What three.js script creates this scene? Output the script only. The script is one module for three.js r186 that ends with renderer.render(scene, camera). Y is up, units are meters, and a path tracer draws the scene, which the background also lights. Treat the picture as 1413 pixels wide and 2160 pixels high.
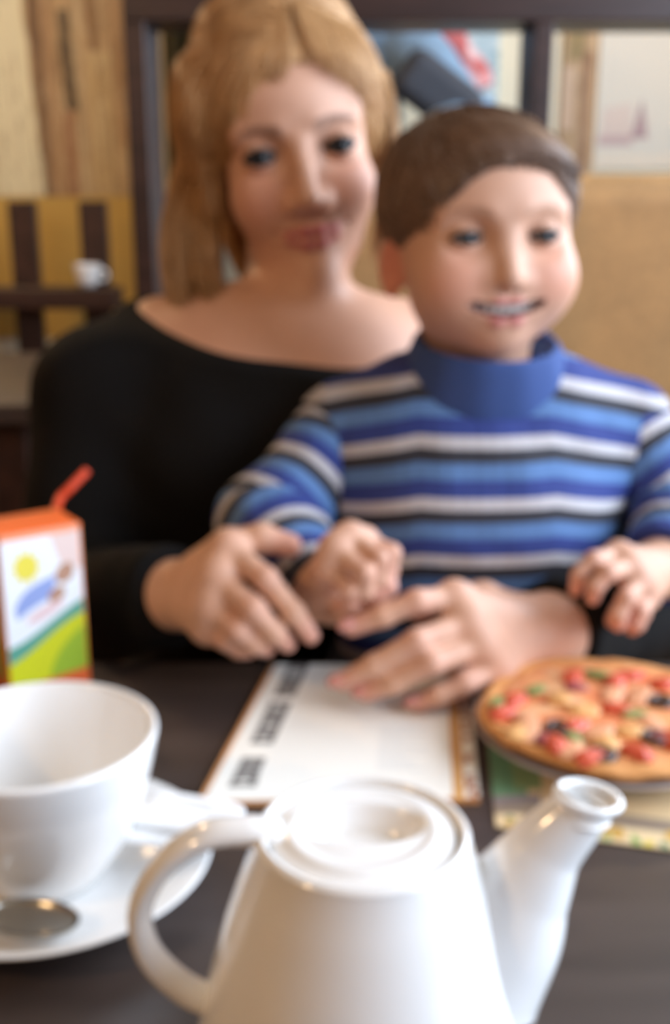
import * as THREE from 'three';
import { RoundedBoxGeometry } from 'three/addons/geometries/RoundedBoxGeometry.js';
import { mergeGeometries } from 'three/addons/utils/BufferGeometryUtils.js';
import { RectAreaLightUniformsLib } from 'three/addons/lights/RectAreaLightUniformsLib.js';

// ---------- camera, sky, window light, exposure ----------
const W = 1413, H = 2160, FOCAL = 2400, PITCH = THREE.MathUtils.degToRad(16);
const scene = new THREE.Scene();
const camera = new THREE.PerspectiveCamera(2 * Math.atan(H / 2 / FOCAL) * 180 / Math.PI, W / H, 0.02, 60);
const CAM = new THREE.Vector3(0, 1.09, 0);
camera.position.copy(CAM);
camera.rotation.x = -PITCH;
camera.focus = 0.12;                            // the whole picture is softly out of focus
camera.userData.fStop = 25;
camera.updateMatrixWorld();
scene.background = new THREE.Color().setRGB(0.8, 0.9, 1.05);
RectAreaLightUniformsLib.init();
const windowLight = new THREE.RectAreaLight(new THREE.Color().setRGB(0.80, 0.95, 1.16), 8.1, 3.3, 1.38);
windowLight.position.set(1.51, 1.68, -0.8);
windowLight.lookAt(0, 1.68, -0.8);
scene.add(windowLight);
const renderer = new THREE.WebGLRenderer();
renderer.toneMapping = THREE.LinearToneMapping;
renderer.toneMappingExposure = 1.0;
renderer.shadowMap.enabled = true;

// ---------- helpers ----------
const V = (x, y, z) => new THREE.Vector3(x, y, z);
const SP = Math.sin(PITCH), CP = Math.cos(PITCH);
function P(px, py, d) {                       // pixel and depth along the lens axis -> point
  const u = (H / 2 - py) / FOCAL * d;
  return V(CAM.x + (px - W / 2) / FOCAL * d, CAM.y - d * SP + u * CP, CAM.z - d * CP - u * SP);
}
const rayDir = (px, py) => P(px, py, 1).sub(CAM);
const onY = (px, py, y) => { const r = rayDir(px, py); return CAM.clone().addScaledVector(r, (y - CAM.y) / r.y); };
const onZ = (px, py, z) => { const r = rayDir(px, py); return CAM.clone().addScaledVector(r, (z - CAM.z) / r.z); };
function rng(seed) { let s = seed >>> 0; return () => { s = (s + 0x6D2B79F5) >>> 0; let t = s; t = Math.imul(t ^ (t >>> 15), t | 1); t ^= t + Math.imul(t ^ (t >>> 7), t | 61); return ((t ^ (t >>> 14)) >>> 0) / 4294967296; }; }
const hash3 = (i, j, k) => { let h = (i * 374761393 + j * 668265263 + k * 2147483647) | 0; h = Math.imul(h ^ (h >>> 13), 1274126177); return ((h ^ (h >>> 16)) >>> 0) / 4294967296; };
function noise(x, y, z) {
  const i = Math.floor(x), j = Math.floor(y), k = Math.floor(z);
  let u = x - i, v = y - j, w = z - k; u = u * u * (3 - 2 * u); v = v * v * (3 - 2 * v); w = w * w * (3 - 2 * w);
  const l = (a, b, t) => a + (b - a) * t;
  return l(l(l(hash3(i, j, k), hash3(i + 1, j, k), u), l(hash3(i, j + 1, k), hash3(i + 1, j + 1, k), u), v),
    l(l(hash3(i, j, k + 1), hash3(i + 1, j, k + 1), u), l(hash3(i, j + 1, k + 1), hash3(i + 1, j + 1, k + 1), u), v), w) * 2 - 1;
}
const used = {};
function numbered(name) { const n = used[name] = (used[name] ?? -1) + 1; return n ? `${name}_${String(n).padStart(3, '0')}` : name; }
function shade(o) { o.castShadow = true; o.receiveShadow = true; return o; }
function thing(name, label, category, base = V(0, 0, 0), group) {
  const o = new THREE.Group(); o.name = numbered(name); o.position.copy(base); o.userData = { label, category };
  if (group) o.userData.group = group;
  scene.add(o); return o;
}
// part(): geometry written in world coordinates, hung under its thing
function part(name, geo, mat, parent, label) {
  const base = V(0, 0, 0); let p = parent; while (p && p !== scene) { base.add(p.position); p = p.parent; }
  geo.translate(-base.x, -base.y, -base.z);
  const m = shade(new THREE.Mesh(geo, mat)); m.name = name; if (label) m.userData.label = label;
  parent.add(m); return m;
}
function solo(name, geo, mat, label, category, base, group) {          // a thing that is one mesh
  geo.translate(-base.x, -base.y, -base.z);
  const m = shade(new THREE.Mesh(geo, mat)); m.name = numbered(name); m.position.copy(base);
  m.userData = { label, category }; if (group) m.userData.group = group; scene.add(m); return m;
}
function struct(name, geo, mat, label, category) {
  const m = shade(new THREE.Mesh(geo, mat)); m.name = name; m.userData = { kind: 'structure', label, category }; scene.add(m); return m;
}
const merge = (list) => mergeGeometries(list.map((g) => { const q = g.index ? g.toNonIndexed() : g; for (const k of Object.keys(q.attributes)) if (!['position', 'normal', 'uv', 'color'].includes(k)) q.deleteAttribute(k); return q; }));
function box(x0, x1, y0, y1, z0, z1, r = 0) {
  const w = x1 - x0, h = y1 - y0, d = z1 - z0;
  const g = r ? new RoundedBoxGeometry(w, h, d, 3, Math.min(r, w / 2.01, h / 2.01, d / 2.01)) : new THREE.BoxGeometry(w, h, d);
  return g.translate((x0 + x1) / 2, (y0 + y1) / 2, (z0 + z1) / 2);
}
// metre UVs from the dominant face direction
function metreUV(g, s = 1) {
  const p = g.attributes.position, n = g.attributes.normal, uv = new Float32Array(p.count * 2);
  for (let i = 0; i < p.count; i++) {
    const ax = Math.abs(n.getX(i)), ay = Math.abs(n.getY(i)), az = Math.abs(n.getZ(i));
    let u, v; if (ay >= ax && ay >= az) { u = p.getX(i); v = p.getZ(i); } else if (ax >= az) { u = p.getZ(i); v = p.getY(i); } else { u = p.getX(i); v = p.getY(i); }
    uv[2 * i] = u * s; uv[2 * i + 1] = v * s;
  }
  g.setAttribute('uv', new THREE.BufferAttribute(uv, 2)); return g;
}
function canvasTex(w, h, draw, repeat = false) {
  const c = document.createElement('canvas'); c.width = w; c.height = h; draw(c.getContext('2d'), w, h);
  const t = new THREE.CanvasTexture(c); t.colorSpace = THREE.SRGBColorSpace; t.magFilter = THREE.LinearFilter;
  if (repeat) t.wrapS = t.wrapT = THREE.RepeatWrapping; return t;
}
function dataTex(w, h, f, srgb = true) {
  const a = new Uint8Array(w * h * 4);
  for (let j = 0; j < h; j++) for (let i = 0; i < w; i++) { const c = f(i / w, j / h, i, j), o = (j * w + i) * 4; a[o] = c[0]; a[o + 1] = c[1]; a[o + 2] = c[2]; a[o + 3] = 255; }
  const t = new THREE.DataTexture(a, w, h, THREE.RGBAFormat); t.magFilter = THREE.LinearFilter; t.minFilter = THREE.LinearFilter; t.wrapS = t.wrapT = THREE.RepeatWrapping;
  if (srgb) t.colorSpace = THREE.SRGBColorSpace; t.needsUpdate = true; return t;
}
const std = (color, roughness = 0.6, more = {}) => new THREE.MeshPhysicalMaterial({ color, roughness, ...more });
// woodTex(): tileable-enough grain between two tones
function woodTex(a, b, seed, stretch = 14, n = 512) {
  return dataTex(n, n, (u, v) => {
    const w = noise(u * 3 + seed, v * 3, seed) * 0.6;
    let t = 0.5 + 0.3 * noise(u * 3 + w, v * stretch * 3, seed) + 0.25 * noise(u * 9, v * stretch * 9 + w, seed + 4) + 0.12 * noise(u * 40, v * 160, seed + 9);
    t = Math.max(0, Math.min(1, t)); return [0, 1, 2].map((i) => a[i] + (b[i] - a[i]) * t);
  });
}
// sweep(): elliptical section along a curve; rad(t) gives [across, along binormal]
function sweep(points, rad, seg = 40, sides = 18, closedEnds = true, hint = V(0, 0, 1)) {
  const curve = new THREE.CatmullRomCurve3(points, false, 'catmullrom', 0.5), pos = [], idx = [], uv = [];
  for (let i = 0; i <= seg; i++) {
    const t = i / seg, c = curve.getPoint(t), T = curve.getTangent(t), N = V(0, 0, 0).crossVectors(hint, T).normalize(), B = V(0, 0, 0).crossVectors(T, N).normalize();
    const [ra, rb] = [].concat(rad(t)).length === 2 ? rad(t) : [rad(t), rad(t)];
    for (let j = 0; j < sides; j++) { const a = j / sides * Math.PI * 2, q = c.clone().addScaledVector(N, Math.cos(a) * ra).addScaledVector(B, Math.sin(a) * rb); pos.push(q.x, q.y, q.z); uv.push(j / sides, t); }
  }
  for (let i = 0; i < seg; i++) for (let j = 0; j < sides; j++) { const a = i * sides + j, b = i * sides + (j + 1) % sides, c = a + sides, d = b + sides; idx.push(a, b, c, b, d, c); }
  if (closedEnds) for (const [row, flip] of [[0, 1], [seg, 0]]) {
    const c = curve.getPoint(row / seg), k = pos.length / 3; pos.push(c.x, c.y, c.z); uv.push(0.5, row / seg);
    for (let j = 0; j < sides; j++) { const a = row * sides + j, b = row * sides + (j + 1) % sides; flip ? idx.push(b, a, k) : idx.push(a, b, k); }
  }
  const g = new THREE.BufferGeometry(); g.setAttribute('position', new THREE.Float32BufferAttribute(pos, 3)); g.setAttribute('uv', new THREE.Float32BufferAttribute(uv, 2)); g.setIndex(idx); g.computeVertexNormals(); return g;
}
const lathe = (pts, seg = 72) => new THREE.LatheGeometry(pts.map(([r, y]) => new THREE.Vector2(r, y)), seg);
// quad sheet with thickness from four top corners (a,b,c,d counter-clockwise seen from outside)
function slabFrom(a, b, c, d, t) {
  const n = V(0, 0, 0).crossVectors(b.clone().sub(a), d.clone().sub(a)).normalize().multiplyScalar(-t), pos = [], uv = [], quad = (p, q, r, s, m) => { for (const [v, u] of [[p, [0, 0]], [q, [1, 0]], [r, [1, 1]], [p, [0, 0]], [r, [1, 1]], [s, [0, 1]]]) { pos.push(v.x, v.y, v.z); uv.push(...(m ? u : [0.01, 0.01])); } };
  const [A, B, C, D] = [a, b, c, d].map((v) => v.clone().add(n));
  quad(a, b, c, d, true); quad(B, A, D, C, false); quad(A, B, b, a); quad(B, C, c, b); quad(C, D, d, c); quad(D, A, a, d);
  const g = new THREE.BufferGeometry(); g.setAttribute('position', new THREE.Float32BufferAttribute(pos, 3)); g.setAttribute('uv', new THREE.Float32BufferAttribute(uv, 2)); g.computeVertexNormals(); return g;
}

// ---------- distance fields ----------
const smin = (a, b, k) => { const h = Math.max(k - Math.abs(a - b), 0) / k; return Math.min(a, b) - h * h * k * 0.25; };
const smax = (a, b, k) => -smin(-a, -b, k);
const cap = (a, b, r1, r2 = r1) => { const bx = b.x - a.x, by = b.y - a.y, bz = b.z - a.z, l = 1 / (bx * bx + by * by + bz * bz), ax = a.x, ay = a.y, az = a.z; return (x, y, z) => { const px = x - ax, py = y - ay, pz = z - az; let t = (px * bx + py * by + pz * bz) * l; t = t < 0 ? 0 : t > 1 ? 1 : t; const dx = px - bx * t, dy = py - by * t, dz = pz - bz * t; return Math.sqrt(dx * dx + dy * dy + dz * dz) - (r1 + (r2 - r1) * t); }; };
const ell = (c, r) => { const { x: cx, y: cy, z: cz } = c, a = 1 / r.x, b = 1 / r.y, e = 1 / r.z; return (x, y, z) => { const px = (x - cx) * a, py = (y - cy) * b, pz = (z - cz) * e, k0 = Math.sqrt(px * px + py * py + pz * pz), qx = px * a, qy = py * b, qz = pz * e, k1 = Math.sqrt(qx * qx + qy * qy + qz * qz); return k1 < 1e-9 ? -Math.min(r.x, r.y, r.z) : k0 * (k0 - 1) / k1; }; };
const uni = (k, ...f) => { f = f.flat(); return (x, y, z) => { let d = f[0](x, y, z); for (let i = 1; i < f.length; i++) d = smin(d, f[i](x, y, z), k); return d; }; };
const chain = (pts, rs, k = 0.004) => { const f = []; for (let i = 0; i < pts.length - 1; i++) f.push(cap(pts[i], pts[i + 1], rs[i] ?? rs, rs[i + 1] ?? rs)); return uni(k, f); };
const inFrame = (m, f) => { const e = m.clone().invert().elements; const k = 1 / Math.hypot(e[0], e[1], e[2]); return (x, y, z) => k * f(e[0] * x + e[4] * y + e[8] * z + e[12], e[1] * x + e[5] * y + e[9] * z + e[13], e[2] * x + e[6] * y + e[10] * z + e[14]); };
// surface nets on a grid inside a box; blocks far from the surface are skipped
function meshField(f, lo, hi, h) {
  const n = [0, 1, 2].map((i) => Math.ceil((hi.getComponent(i) - lo.getComponent(i)) / h) + 1), [nx, ny, nz] = n, D = new Float32Array(nx * ny * nz), B = 8;
  const at = (i, j, k) => (k * ny + j) * nx + i;
  for (let bk = 0; bk < nz; bk += B) for (let bj = 0; bj < ny; bj += B) for (let bi = 0; bi < nx; bi += B) {
    const c = f(lo.x + (bi + B / 2) * h, lo.y + (bj + B / 2) * h, lo.z + (bk + B / 2) * h), far = Math.abs(c) > h * B * 1.45;
    for (let k = bk; k < Math.min(nz, bk + B); k++) for (let j = bj; j < Math.min(ny, bj + B); j++) for (let i = bi; i < Math.min(nx, bi + B); i++) D[at(i, j, k)] = far ? c : f(lo.x + i * h, lo.y + j * h, lo.z + k * h);
  }
  const id = new Int32Array(nx * ny * nz).fill(-1), pos = [], idx = [];
  for (let k = 0; k < nz - 1; k++) for (let j = 0; j < ny - 1; j++) for (let i = 0; i < nx - 1; i++) {
    let m = 0; const v = [];
    for (let c = 0; c < 8; c++) { const d = D[at(i + (c & 1), j + ((c >> 1) & 1), k + (c >> 2))]; v.push(d); if (d < 0) m |= 1 << c; }
    if (m === 0 || m === 255) continue;
    let x = 0, y = 0, z = 0, e = 0;
    for (let a = 0; a < 8; a++) for (let b = 0; b < 3; b++) { const c = a | (1 << b); if (c === a) continue; if ((v[a] < 0) === (v[c] < 0)) continue; const t = v[a] / (v[a] - v[c]); x += (a & 1) + (b === 0 ? t : 0); y += ((a >> 1) & 1) + (b === 1 ? t : 0); z += (a >> 2) + (b === 2 ? t : 0); e++; }
    id[at(i, j, k)] = pos.length / 3; pos.push(lo.x + (i + x / e) * h, lo.y + (j + y / e) * h, lo.z + (k + z / e) * h);
  }
  const face = (a, b, c, d, flip) => { if (a < 0 || b < 0 || c < 0 || d < 0) return; flip ? idx.push(a, c, b, a, d, c) : idx.push(a, b, c, a, c, d); };
  for (let k = 1; k < nz - 1; k++) for (let j = 1; j < ny - 1; j++) for (let i = 1; i < nx - 1; i++) {
    const s = D[at(i, j, k)] < 0;
    if (s !== (D[at(i + 1, j, k)] < 0)) face(id[at(i, j - 1, k - 1)], id[at(i, j, k - 1)], id[at(i, j, k)], id[at(i, j - 1, k)], !s);
    if (s !== (D[at(i, j + 1, k)] < 0)) face(id[at(i - 1, j, k - 1)], id[at(i - 1, j, k)], id[at(i, j, k)], id[at(i, j, k - 1)], !s);
    if (s !== (D[at(i, j, k + 1)] < 0)) face(id[at(i - 1, j - 1, k)], id[at(i, j - 1, k)], id[at(i, j, k)], id[at(i - 1, j, k)], !s);
  }
  const g = new THREE.BufferGeometry(); g.setAttribute('position', new THREE.Float32BufferAttribute(pos, 3)); g.setIndex(idx);
  const nn = new Float32Array(pos.length), e = h * 0.4;
  for (let i = 0; i < pos.length; i += 3) { const [x, y, z] = [pos[i], pos[i + 1], pos[i + 2]]; let a = f(x + e, y, z) - f(x - e, y, z), b = f(x, y + e, z) - f(x, y - e, z), c = f(x, y, z + e) - f(x, y, z - e); const l = Math.hypot(a, b, c) || 1; nn[i] = a / l; nn[i + 1] = b / l; nn[i + 2] = c / l; }
  g.setAttribute('normal', new THREE.BufferAttribute(nn, 3)); return g;
}
function paint(g, f) { const p = g.attributes.position, c = new Float32Array(p.count * 3); for (let i = 0; i < p.count; i++) { const q = f(p.getX(i), p.getY(i), p.getZ(i)); c.set(q, i * 3); } g.setAttribute('color', new THREE.BufferAttribute(c, 3)); return g; }
const bounds = (pts, pad) => { const b = new THREE.Box3().setFromPoints(pts).expandByScalar(pad); return [b.min, b.max]; };

// ---------- the room ----------
const TABLE = 0.75, BACK = -3.3;
const plasterTex = dataTex(256, 256, (u, v) => { const t = 128 + 60 * noise(u * 30, v * 30, 1) + 40 * noise(u * 90, v * 90, 2); return [t, t, t]; }, false);
const M = {
  cream: std('#e6dcc0', 0.85, { bumpMap: plasterTex, bumpScale: 0.001 }),
  ceiling: std('#a8977e', 0.9), panel: std('#ffffff', 0.6, { map: woodTex([92, 62, 42], [128, 90, 62], 31, 8) }),
  floor: std('#ffffff', 0.5, { map: woodTex([104, 70, 48], [150, 106, 74], 3, 6) }),
  darkWood: std('#ffffff', 0.4, { map: woodTex([40, 24, 20], [66, 42, 35], 7, 10) }),
  tableWood: std('#ffffff', 0.42, { map: woodTex([50, 41, 38], [76, 64, 59], 12, 9), clearcoat: 0.3, clearcoatRoughness: 0.35 }),
  yellow: std('#c59e4e', 0.7, { bumpMap: plasterTex, bumpScale: 0.001 }),
  tan: std('#b98a52', 0.6),
  porcelain: std('#f1efec', 0.16, { clearcoat: 0.6, clearcoatRoughness: 0.06 }),
  steel: std('#b9b4aa', 0.22, { metalness: 1 }),
  greyMetal: std('#8f8f92', 0.4, { metalness: 0.7 }),
  white: std('#f2f2f0', 0.5),
  glass: new THREE.MeshPhysicalMaterial({ color: '#ffffff', roughness: 0.02, transmission: 1, thickness: 0 }),
};
M.darkWood.map.repeat.set(1, 1);
const RW = 1.55;                               // inner face of the window wall
struct('floor', metreUV(box(-2.3, RW + 0.1, -0.1, 0, -3.4, 1.7)), M.floor, 'brown wooden floor of the room', 'floor');
struct('ceiling', box(-2.3, RW + 0.1, 2.8, 2.9, -3.4, 1.7), M.ceiling, 'beige plaster ceiling', 'ceiling');
struct('wall_left', metreUV(box(-2.3, -2.2, 0, 2.8, -3.4, 1.7)), M.panel, 'brown panelled side wall away from the window', 'wall');
struct('wall_back', metreUV(box(-2.2, RW, 0, 2.8, -3.4, BACK)), M.cream, 'cream rear wall with mural and posters', 'wall');
struct('wall_front', metreUV(box(-2.2, RW, 0, 2.8, 1.6, 1.7)), M.panel, 'brown panelled wall facing the mural wall', 'wall');
const WZ0 = -2.5, WZ1 = 1.0, WY0 = 0.94, WY1 = 2.42;
struct('wall_right', metreUV(merge([box(RW, RW + 0.1, 0, WY0, -3.4, 1.7), box(RW, RW + 0.1, WY1, 2.8, -3.4, 1.7), box(RW, RW + 0.1, WY0, WY1, -3.4, WZ0), box(RW, RW + 0.1, WY0, WY1, WZ1, 1.7)])), M.cream, 'cream wall around the large window', 'wall');
{ // window in the right wall
  const w = new THREE.Group(); w.name = 'window_1'; w.userData = { kind: 'structure', label: 'large daylight window with white frame', category: 'window' }; w.position.set(RW + 0.05, WY0, -0.75); scene.add(w);
  const a = RW + 0.01, b = RW + 0.09, f = 0.05;
  part('window_frame', merge([box(a, b, WY0, WY0 + f, WZ0, WZ1), box(a, b, WY1 - f, WY1, WZ0, WZ1), box(a, b, WY0 + f, WY1 - f, WZ0, WZ0 + f), box(a, b, WY0 + f, WY1 - f, WZ1 - f, WZ1), box(a + 0.01, b - 0.01, WY0 + f, WY1 - f, -0.775, -0.725)]), M.white, w);
  part('pane', box(RW + 0.048, RW + 0.052, WY0 + f, WY1 - f, WZ0 + f, -0.775), M.glass, w);
  part('pane', box(RW + 0.048, RW + 0.052, WY0 + f, WY1 - f, -0.725, WZ1 - f), M.glass, w);
  part('window_sill', box(RW - 0.06, RW, WY0 - 0.03, WY0, WZ0 - 0.03, WZ1 + 0.03, 0.008), M.white, w);
}
// warm pendant lamps of the room
const lampGlow = new THREE.MeshStandardMaterial({ color: '#ffe2b0', emissive: new THREE.Color('#ffb35c'), emissiveIntensity: 2.2 });
function pendant(x, y, z, power, label) {
  const t = thing('pendant_lamp', label, 'lamp', V(x, y, z), 'warm pendant lamps');
  part('cable', new THREE.CylinderGeometry(0.004, 0.004, 2.8 - y - 0.14, 8).translate(x, (2.8 + y + 0.14) / 2, z), M.darkWood, t);
  part('shade', lathe([[0.02, 0.15], [0.05, 0.13], [0.12, 0.03], [0.15, -0.02], [0.145, -0.02], [0.115, 0.03], [0.045, 0.124], [0.018, 0.14]]).translate(x, y, z), M.white, t);
  part('bulb', new THREE.SphereGeometry(0.045, 24, 16).translate(x, y + 0.01, z), lampGlow, t);
  const l = new THREE.PointLight(new THREE.Color(1.0, 0.67, 0.36), power, 0, 2); l.position.set(0, -0.05, 0); l.castShadow = true; l.shadow.radius = 2.5; t.add(l);
}
pendant(-1.2, 1.9, 0.3, 2.7, 'white pendant lamp with warm bulb near the panelled front wall');
pendant(-1.15, 1.95, -2.2, 2.0, 'white pendant lamp with warm bulb in front of the mural');
pendant(0.9, 1.95, -2.75, 0.35, 'white pendant lamp with warm bulb behind the wooden divider');

// mural print of pale trunks on the rear wall
{
  const a = onZ(-60, -120, BACK + 0.012), b = onZ(300, 414, BACK + 0.012);
  const tex = canvasTex(720, 1068, (c, w, h) => {
    const R = rng(5); c.fillStyle = '#b08f62'; c.fillRect(0, 0, w, h);
    const X = (px) => (px + 60) * 2, Y = (py) => (py + 120) * 2;
    const streak = (col, x0, x1, y0, y1, wd, wd2 = wd) => { c.fillStyle = col; c.beginPath(); const n = 16; for (let i = 0; i <= n; i++) { const t = i / n; c.lineTo(X(x0 + (x1 - x0) * t - (wd + (wd2 - wd) * t) / 2 + (R() - .5) * 5), Y(y0 + (y1 - y0) * t)); } for (let i = n; i >= 0; i--) { const t = i / n; c.lineTo(X(x0 + (x1 - x0) * t + (wd + (wd2 - wd) * t) / 2 + (R() - .5) * 5), Y(y0 + (y1 - y0) * t)); } c.fill(); };
    streak('#e2d6ae', -10, 10, -120, 414, 90, 120);
    streak('#c9b98c', -55, -50, -120, 414, 14);
    streak('#75593d', 60, 84, -120, 414, 30, 26);
    streak('#a5825a', 95, 100, -120, 414, 26, 30);
    streak('#5c4a32', 134, 146, 14, 226, 28, 26);
    streak('#9a6e4a', 135, 138, 226, 414, 26);
    streak('#86643f', 196, 206, -20, 104, 24, 16);
    streak('#bd9f6d', 212, 218, 100, 414, 60, 66);
    streak('#a78257', 262, 268, -120, 300, 40);
    streak('#b49a70', 165, 170, -120, 414, 14, 20);
    for (let i = 0; i < 260; i++) { const x = R() * 360 - 60, y = R() * 534 - 120; streak(R() < .5 ? 'rgba(90,66,42,.25)' : 'rgba(226,208,164,.25)', x, x + 4, y, y + 20 + R() * 90, 2 + R() * 4); }
  });
  solo('mural_print', box(a.x, b.x, b.y, a.y, BACK + 0.002, BACK + 0.012), std('#ffffff', 0.75, { map: tex }), 'cream and brown tree trunk mural print above the yellow wainscot', 'mural', V((a.x + b.x) / 2, b.y, BACK + 0.007));
  const c1 = onZ(0, 414, BACK), c2 = onZ(0, 712, BACK);
  struct('trim_1', box(-2.2, -0.42, c2.y, c1.y, BACK, BACK + 0.008), M.yellow, 'mustard yellow wainscot panel under the mural', 'wainscot');
  struct('baseboard_back', box(-2.2, RW, 0, 0.62, BACK, BACK + 0.012), std('#6b472f', 0.6), 'brown dado along the rear wall', 'baseboard');
}
{ // dark baluster railing before the yellow wainscot
  const z = BACK + 0.28, top = onZ(0, 424, z).y, t = thing('wooden_railing', 'dark brown railing of flat upright slats before the yellow wainscot', 'railing', V(onZ(120, 600, z).x, 0, z));
  for (const px of [-240, -95, 52, 200]) { const q = onZ(px, 500, z); part('slat', box(q.x - 0.036, q.x + 0.036, 0, top, z - 0.014, z + 0.014, 0.004), M.darkWood, t); }
  const r0 = onZ(0, 602, z + 0.02).y, r1 = onZ(0, 646, z + 0.02).y, xl = onZ(-260, 600, z).x, xr = onZ(262, 600, z).x;
  part('rail', box(xl, xr, r1, r0, z + 0.014, z + 0.11, 0.006), M.darkWood, t);
  part('rail', box(xl, xr, 0.12, 0.18, z + 0.0145, z + 0.04, 0.006), M.darkWood, t);
  const q = onZ(186, 600, z + 0.06), g = lathe([[0.001, 0], [0.02, 0.001], [0.027, 0.014], [0.033, 0.04], [0.035, 0.056], [0.033, 0.056], [0.03, 0.04], [0.022, 0.014], [0.001, 0.008]], 40).translate(q.x, r0, z + 0.062);
  const cupT = thing('small_cup', 'small white cup standing on the dark railing', 'cup', V(q.x, r0, z + 0.062));
  part('bowl', g, M.porcelain, cupT);
  part('handle', new THREE.TorusGeometry(0.014, 0.004, 10, 20).translate(q.x + 0.036, r0 + 0.03, z + 0.062), M.porcelain, cupT);
}
{ // wooden room divider: posts and beam
  const zf = -1.92, zb = -2.07, t = thing('room_divider', 'dark brown timber divider frame with square openings behind the woman', 'room divider', V(0.3, 0, -2));
  const beamY = onZ(700, 44, zf).y;
  const xs = [[onZ(270, 300, zf).x, onZ(316, 300, zf).x], [onZ(1126, 120, zf).x, onZ(1168, 120, zf).x], [1.02, 1.058]];
  for (const [a, b] of xs) part('post', metreUV(box(a, b, 0, beamY, zb, zf, 0.003), 2), M.darkWood, t);
  part('beam', metreUV(box(xs[0][0], 1.058, beamY, beamY + 0.11, zb, zf, 0.003), 2), M.darkWood, t);
  part('rail', metreUV(box(xs[0][0] + 0.002, 1.056, 0.55, 0.6, zb + 0.01, zf - 0.01, 0.003), 2), M.darkWood, t);
}
{ // things on the rear wall seen through the divider
  const z = BACK + 0.012;
  const pan = (px0, py0, px1, py1, dz) => { const a = onZ(px0, py0, z + dz), b = onZ(px1, py1, z + dz); return [a.x, onZ(px1, py0, z + dz).x, b.y, a.y]; };
  let [x0, x1, y0, y1] = pan(1268, 50, 1520, 356, 0);
  const art = canvasTex(512, 622, (c, w, h) => {
    c.fillStyle = '#cfc8b8'; c.fillRect(0, 0, w, h); const k = w / 252, X = (px) => (px - 1268) * k, Y = (py) => (py - 50) * k;
    c.fillStyle = '#cdbcae'; c.beginPath(); c.moveTo(X(1285), Y(225)); c.lineTo(X(1345), Y(215)); c.lineTo(X(1350), Y(290)); c.lineTo(X(1280), Y(300)); c.fill();
    c.fillStyle = '#b79c97'; c.fillRect(X(1276), Y(284), 74 * k, 22 * k);
    c.fillStyle = '#9c7f80'; c.beginPath(); c.moveTo(X(1366), Y(205)); c.lineTo(X(1383), Y(290)); c.lineTo(X(1346), Y(292)); c.fill();
    c.strokeStyle = '#c7b0a4'; c.lineWidth = 3; for (let i = 0; i < 14; i++) { c.beginPath(); c.moveTo(X(1282 + i * 8), Y(300)); c.lineTo(X(1284 + i * 8), Y(230 + (i * 37) % 30)); c.stroke(); }
    c.fillStyle = '#d8cbb6'; c.fillRect(0, Y(322), w, h);
  });
  solo('sketch_poster', box(x0, x1, y0, y1, BACK + 0.001, z), std('#ffffff', 0.7, { map: art }), 'cream poster with faint mauve sketch of a tower above tan sofa', 'poster', V((x0 + x1) / 2, y0, z));
  [x0, x1, y0, y1] = pan(1192, 50, 1265, 420, 0);
  const strip = canvasTex(160, 840, (c, w, h) => { const R = rng(9); c.fillStyle = '#a98b68'; c.fillRect(0, 0, w, h); c.fillStyle = '#8e7a52'; c.fillRect(20, 20, 80, 150); c.fillStyle = '#8a664a'; c.fillRect(95, 130, 40, 620); c.fillStyle = '#bda288'; c.fillRect(0, 200, 60, 300); c.fillStyle = '#c7a47a'; c.fillRect(138, 0, 22, h); for (let i = 0; i < 80; i++) { c.fillStyle = R() < .5 ? 'rgba(80,56,38,.25)' : 'rgba(220,200,165,.25)'; c.fillRect(R() * w, R() * h, 3 + R() * 6, 30 + R() * 90); } });
  solo('mural_strip', box(x0, x1, y0, y1, BACK + 0.001, z), std('#ffffff', 0.75, { map: strip }), 'narrow brown tree bark print beside the cream poster', 'mural', V((x0 + x1) / 2, y0, z));
  [x0, x1, y0, y1] = pan(985, 20, 1056, 230, 0);
  const blue = canvasTex(128, 256, (c, w, h) => { const R = rng(4); c.fillStyle = '#b9ccd0'; c.fillRect(0, 0, w, h); for (let i = 0; i < 30; i++) { c.fillStyle = ['#a9c0c6', '#c9d6d6', '#93b0b8'][i % 3]; c.fillRect(R() * w, R() * h, 10 + R() * 50, 6 + R() * 30); } });
  solo('blue_poster', box(x0, x1, y0, y1, BACK + 0.001, z), std('#ffffff', 0.7, { map: blue }), 'pale blue poster on the rear wall beyond the denim jacket', 'poster', V((x0 + x1) / 2, y0, z));
  // dark olive curtain with folds behind the left opening
  const a = onZ(338, -30, z + 0.05), b = onZ(470, 700, z + 0.05), pts = [], n = 60;
  const g = new THREE.PlaneGeometry(b.x - a.x, 1.9, n, 1).translate((a.x + b.x) / 2, 0.02 + 0.95 + 0.6, z + 0.06), p = g.attributes.position;
  for (let i = 0; i < p.count; i++) p.setZ(i, z + 0.055 + 0.022 * Math.sin(p.getX(i) * 130) + 0.008 * Math.sin(p.getX(i) * 61)); g.computeVertexNormals();
  const back = g.clone().translate(0, 0, -0.004); back.index.array.reverse();
  const cur = thing('curtain', 'dark olive curtain hanging on the rear wall behind the divider', 'curtain', V((a.x + b.x) / 2, 0.62, z + 0.05));
  part('cloth', merge([g, back]), std('#4a4632', 0.9, { side: THREE.DoubleSide }), cur);
  part('curtain_rod', new THREE.CylinderGeometry(0.01, 0.01, b.x - a.x + 0.08, 12).rotateZ(Math.PI / 2).translate((a.x + b.x) / 2, 2.525, z + 0.055), M.darkWood, cur);
}
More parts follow.
